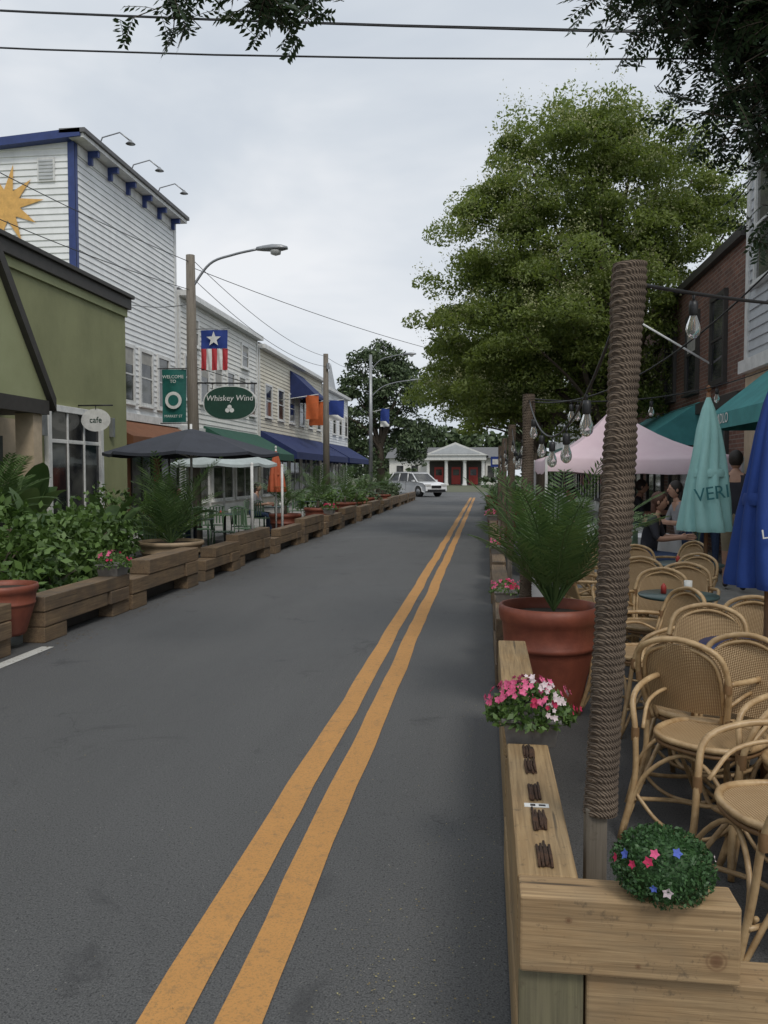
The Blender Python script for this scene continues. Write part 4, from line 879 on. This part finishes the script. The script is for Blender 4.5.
# ------------------------------------------------------------------ people
SKIN=M('skin',(.45,.26,.18),(.40,.22,.15),20,.55,0,dirt=0); HAIR=M('auburn_hair',(.09,.035,.02),None,40,.6,.3,dirt=0); HAIRD=M('dark_hair',(.025,.018,.014),None,40,.6,.3,dirt=0)
SHD=M('dark_shirt',(.03,.03,.04),None,8,.9,.2,dirt=0); DEN=M('denim',(.05,.08,.16),None,30,.9,.2,dirt=0); SHW=M('light_shirt',(.3,.3,.32),None,8,.9,.2,dirt=0); KHA=M('khaki_shorts',(.3,.25,.17),None,8,.9,.2,dirt=0); SHO=M('shoe_leather',(.05,.04,.035),None,8,.6,.1,dirt=0); EYE=M('eye',(.02,.02,.02),None,8,.2,0,dirt=0); LIPS=M('lips',(.35,.12,.1),None,9,.5,0,dirt=0)
def person(name,loc,rz,J,top,bot,hair,shorts=False,longhair=False,sleeve=True):
    e=empty(name); V=[];E=[];Rr=[];bm_=[]
    def add(p,r,par=None,m_=None):
        V.append(p);Rr.append(r)
        if par is not None: E.append((par,len(V)-1)); bm_.append(m_)
        return len(V)-1
    pel=add(J['pel'],.135); sp=add(J['sp'],.125,pel,top); chs=add(J['ch'],.145,sp,top); nk=add(J['nk'],.06,chs,SKIN); hd=add(J['hd'],.055,nk,SKIN)
    for s_ in('L','R'):
        sh=add(J['sh'+s_],.062,chs,top); el=add(J['el'+s_],.043,sh,top); wr=add(J['wr'+s_],.027,el,top if sleeve==2 else SKIN)
        w=Vector(J['wr'+s_]); d=(w-Vector(J['el'+s_])).normalized(); side=d.cross(Vector((0,-1,.3))).normalized()
        pa=add(tuple(w+d*.06),.034,wr,SKIN)
        for k,l in enumerate((.065,.08,.075,.06)):
            o=side*(k-1.5)*.02; b1=add(tuple(w+d*.1+o),.0095,pa,SKIN); b2=add(tuple(w+d*(.1+l*.55)+o*1.1+Vector((0,-.008,0))),.0085,b1,SKIN); add(tuple(w+d*(.1+l)+o*1.1+Vector((0,-.025,0))),.007,b2,SKIN)
        t1=add(tuple(w+d*.05-side*.04),.011,pa,SKIN); add(tuple(w+d*.09-side*.055),.009,t1,SKIN)
        hp=add(J['hp'+s_],.098,pel,bot); kn=add(J['kn'+s_],.062,hp,bot); an=add(J['an'+s_],.038,kn,SKIN if shorts else bot); toe=add(J['to'+s_],.036,an,SHO)
    me=bpy.data.meshes.new('b'); me.from_pydata(V,E,[]); o=bpy.data.objects.new('tmp',me); COL.objects.link(o)
    o.modifiers.new('s','SKIN'); sv=me.skin_vertices[0].data
    for i,r_ in enumerate(Rr): sv[i].radius=(r_,r_)
    sv[0].use_root=True; o.modifiers.new('u','SUBSURF').levels=2
    bpy.context.view_layer.update()
    m2=bpy.data.meshes.new_from_object(o.evaluated_get(bpy.context.evaluated_depsgraph_get())); bpy.data.objects.remove(o)
    m2.materials.clear(); ml=[top,bot,SKIN,SHO]
    for x in ml: m2.materials.append(x)
    segs=[(Vector(V[a]),Vector(V[b_]),ml.index(mm)) for (a,b_),mm in zip(E,bm_)]
    for p in m2.polygons:
        p.use_smooth=True; c=p.center; best=9;bi=0
        for a,b_,mm in segs:
            ab=b_-a; t_=max(0,min(1,(c-a).dot(ab)/ab.length_squared)); d=(c-(a+ab*t_)).length
            if d<best: best=d;bi=mm
        p.material_index=bi
    bo=bpy.data.objects.new('body',m2); COL.objects.link(bo); bo.parent=e
    g=MB(); h=Vector(J['hd'])+Vector((0,-.015,.09))
    def ell(c,r,mat,seg=14,ri=10,fn=None):
        vs=[]
        for i in range(ri+1):
            th=math.pi*i/ri
            for k in range(seg):
                a=2*math.pi*k/seg; q=Vector((r[0]*math.sin(th)*math.cos(a),r[1]*math.sin(th)*math.sin(a),r[2]*math.cos(th)))
                if fn: q=fn(q)
                vs.append(c+q)
        g.add(vs,[(i*seg+k,(i+1)*seg+k,(i+1)*seg+(k+1)%seg,i*seg+(k+1)%seg) for i in range(ri) for k in range(seg)],mat,True)
    ell(h,(.075,.092,.118),SKIN,18,14,lambda q:Vector((q.x*(1+.9*min(0,q.z)),q.y,q.z)))
    ell(h+Vector((0,-.095,-.012)),(.013,.018,.024),SKIN,8,6); ell(h+Vector((0,-.083,-.055)),(.025,.008,.007),LIPS,8,5)
    for s_ in(-1,1): ell(h+Vector((s_*.03,-.083,.012)),(.010,.006,.006),EYE,8,5); ell(h+Vector((s_*.076,.005,-.005)),(.012,.02,.03),SKIN,8,6)
    ell(h+Vector((0,.014,.02)),(.086,.098,.112),hair,18,12,lambda q:Vector((q.x,max(q.y,-.075+(-q.z)*.9 if q.z<.07 else -.2),q.z)))
    if longhair: ell(h+Vector((0,.065,-.09)),(.075,.045,.15),hair,12,8)
    g.build('head',e); e.location=loc; e.rotation_euler=(0,0,rz); return e
def stand(lean=0,step=.0,armf=.1):
    J={'pel':(0,0,.96),'sp':(0,-lean*.3,1.12),'ch':(0,-lean*.7,1.31),'nk':(0,-lean,1.47),'hd':(0,-lean-.01,1.54)}
    for s_,q in(('L',1),('R',-1)):
        J['sh'+s_]=(q*.165,-lean,1.40);J['el'+s_]=(q*.225,-lean+.03-armf*.3,1.13);J['wr'+s_]=(q*.2,-lean-armf*1.6,1.0 if armf>.1 else .9)
        J['hp'+s_]=(q*.085,0,.9);J['kn'+s_]=(q*.095,-.02-q*step*.5,.5);J['an'+s_]=(q*.1,.02-q*step,.09);J['to'+s_]=(q*.115,-.12-q*step,.04)
    return J
def sit():
    J={'pel':(0,.05,.55),'sp':(0,.05,.72),'ch':(0,.0,.92),'nk':(0,-.04,1.08),'hd':(0,-.07,1.15)}
    for s_,q in(('L',1),('R',-1)):
        J['sh'+s_]=(q*.165,-.02,1.01);J['el'+s_]=(q*.235,-.1,.78);J['wr'+s_]=(q*.12,-.34,.80)
        J['hp'+s_]=(q*.09,.03,.53);J['kn'+s_]=(q*.12,-.4,.53);J['an'+s_]=(q*.12,-.38,.09);J['to'+s_]=(q*.13,-.52,.04)
    return J
person('seated_diner',(2.1,10.75,.0),R(70),sit(),SHD,DEN,HAIR,longhair=True); 
person('standing_pedestrian',(3.22,12.5,.13),R(20),stand(.03,.08,.15),SHW,DEN,HAIRD)
person('standing_pedestrian',(3.08,10.7,.13),R(160),stand(.0,.12,.05),SHD,KHA,HAIRD,shorts=True)
for (x,y,a,tp,lh) in((1.55,14.6,R(-60),SHD,False),(2.7,11.9,R(-80),SHW,True),(2.55,14.4,R(80),SHD,False),(-6.0,15.3,R(85),SHD,False),(-5.95,20.9,R(85),SHW,True)):
    person('seated_diner',(x,y,.0 if x<2.4 else .13),a,sit(),tp,DEN,HAIRD,longhair=lh); inst(gc,'green_slatted_chair',(x,y+.02,0 if x<2.4 else .13),a)
inst(gc,'green_slatted_chair',(2.1,10.77,0),R(70))

# ------------------------------------------------------------------ world, sun, camera
AZ=R(150); EL=R(52)
w=bpy.data.worlds.new('World'); scene.world=w; w.use_nodes=True; t=w.node_tree; bg=t.nodes['Background']
sky=N(t,'ShaderNodeTexSky',sky_type='NISHITA'); sky.sun_disc=False; sky.sun_elevation=EL; sky.sun_rotation=AZ
tc=N(t,'ShaderNodeTexCoord'); mp=N(t,'ShaderNodeMapping'); mp.inputs['Scale'].default_value=(1,1,2.4); t.links.new(tc.outputs['Generated'],mp.inputs['Vector'])
f=noise(t,mp.outputs['Vector'],1.9,5,.55,.3)
cl=ramp(t,f,[(.3,(5.8,6.4,7.2)),(.5,(6.9,7.4,8.0)),(.70,(8.8,9.0,9.3))])
col=mix(t,.95,sky.outputs['Color'],cl)
t.links.new(col,bg.inputs['Color']); bg.inputs['Strength'].default_value=.1
sl=bpy.data.lights.new('sun','SUN'); sl.energy=1.5; sl.angle=R(16); sl.color=(1,.95,.87); so=bpy.data.objects.new('sun',sl); COL.objects.link(so)
d=Vector((math.sin(AZ)*math.cos(EL),math.cos(AZ)*math.cos(EL),math.sin(EL))); so.rotation_euler=d.to_track_quat('Z','Y').to_euler()
cd=bpy.data.cameras.new('camera'); cam=bpy.data.objects.new('camera',cd); COL.objects.link(cam)
cam.location=(0,0,1.6); cam.rotation_euler=(R(90-2.7),0,R(7)); cd.sensor_fit='VERTICAL'; cd.sensor_height=36; cd.lens=36*825/1024; cd.clip_start=.05; cd.clip_end=2000
scene.camera=cam
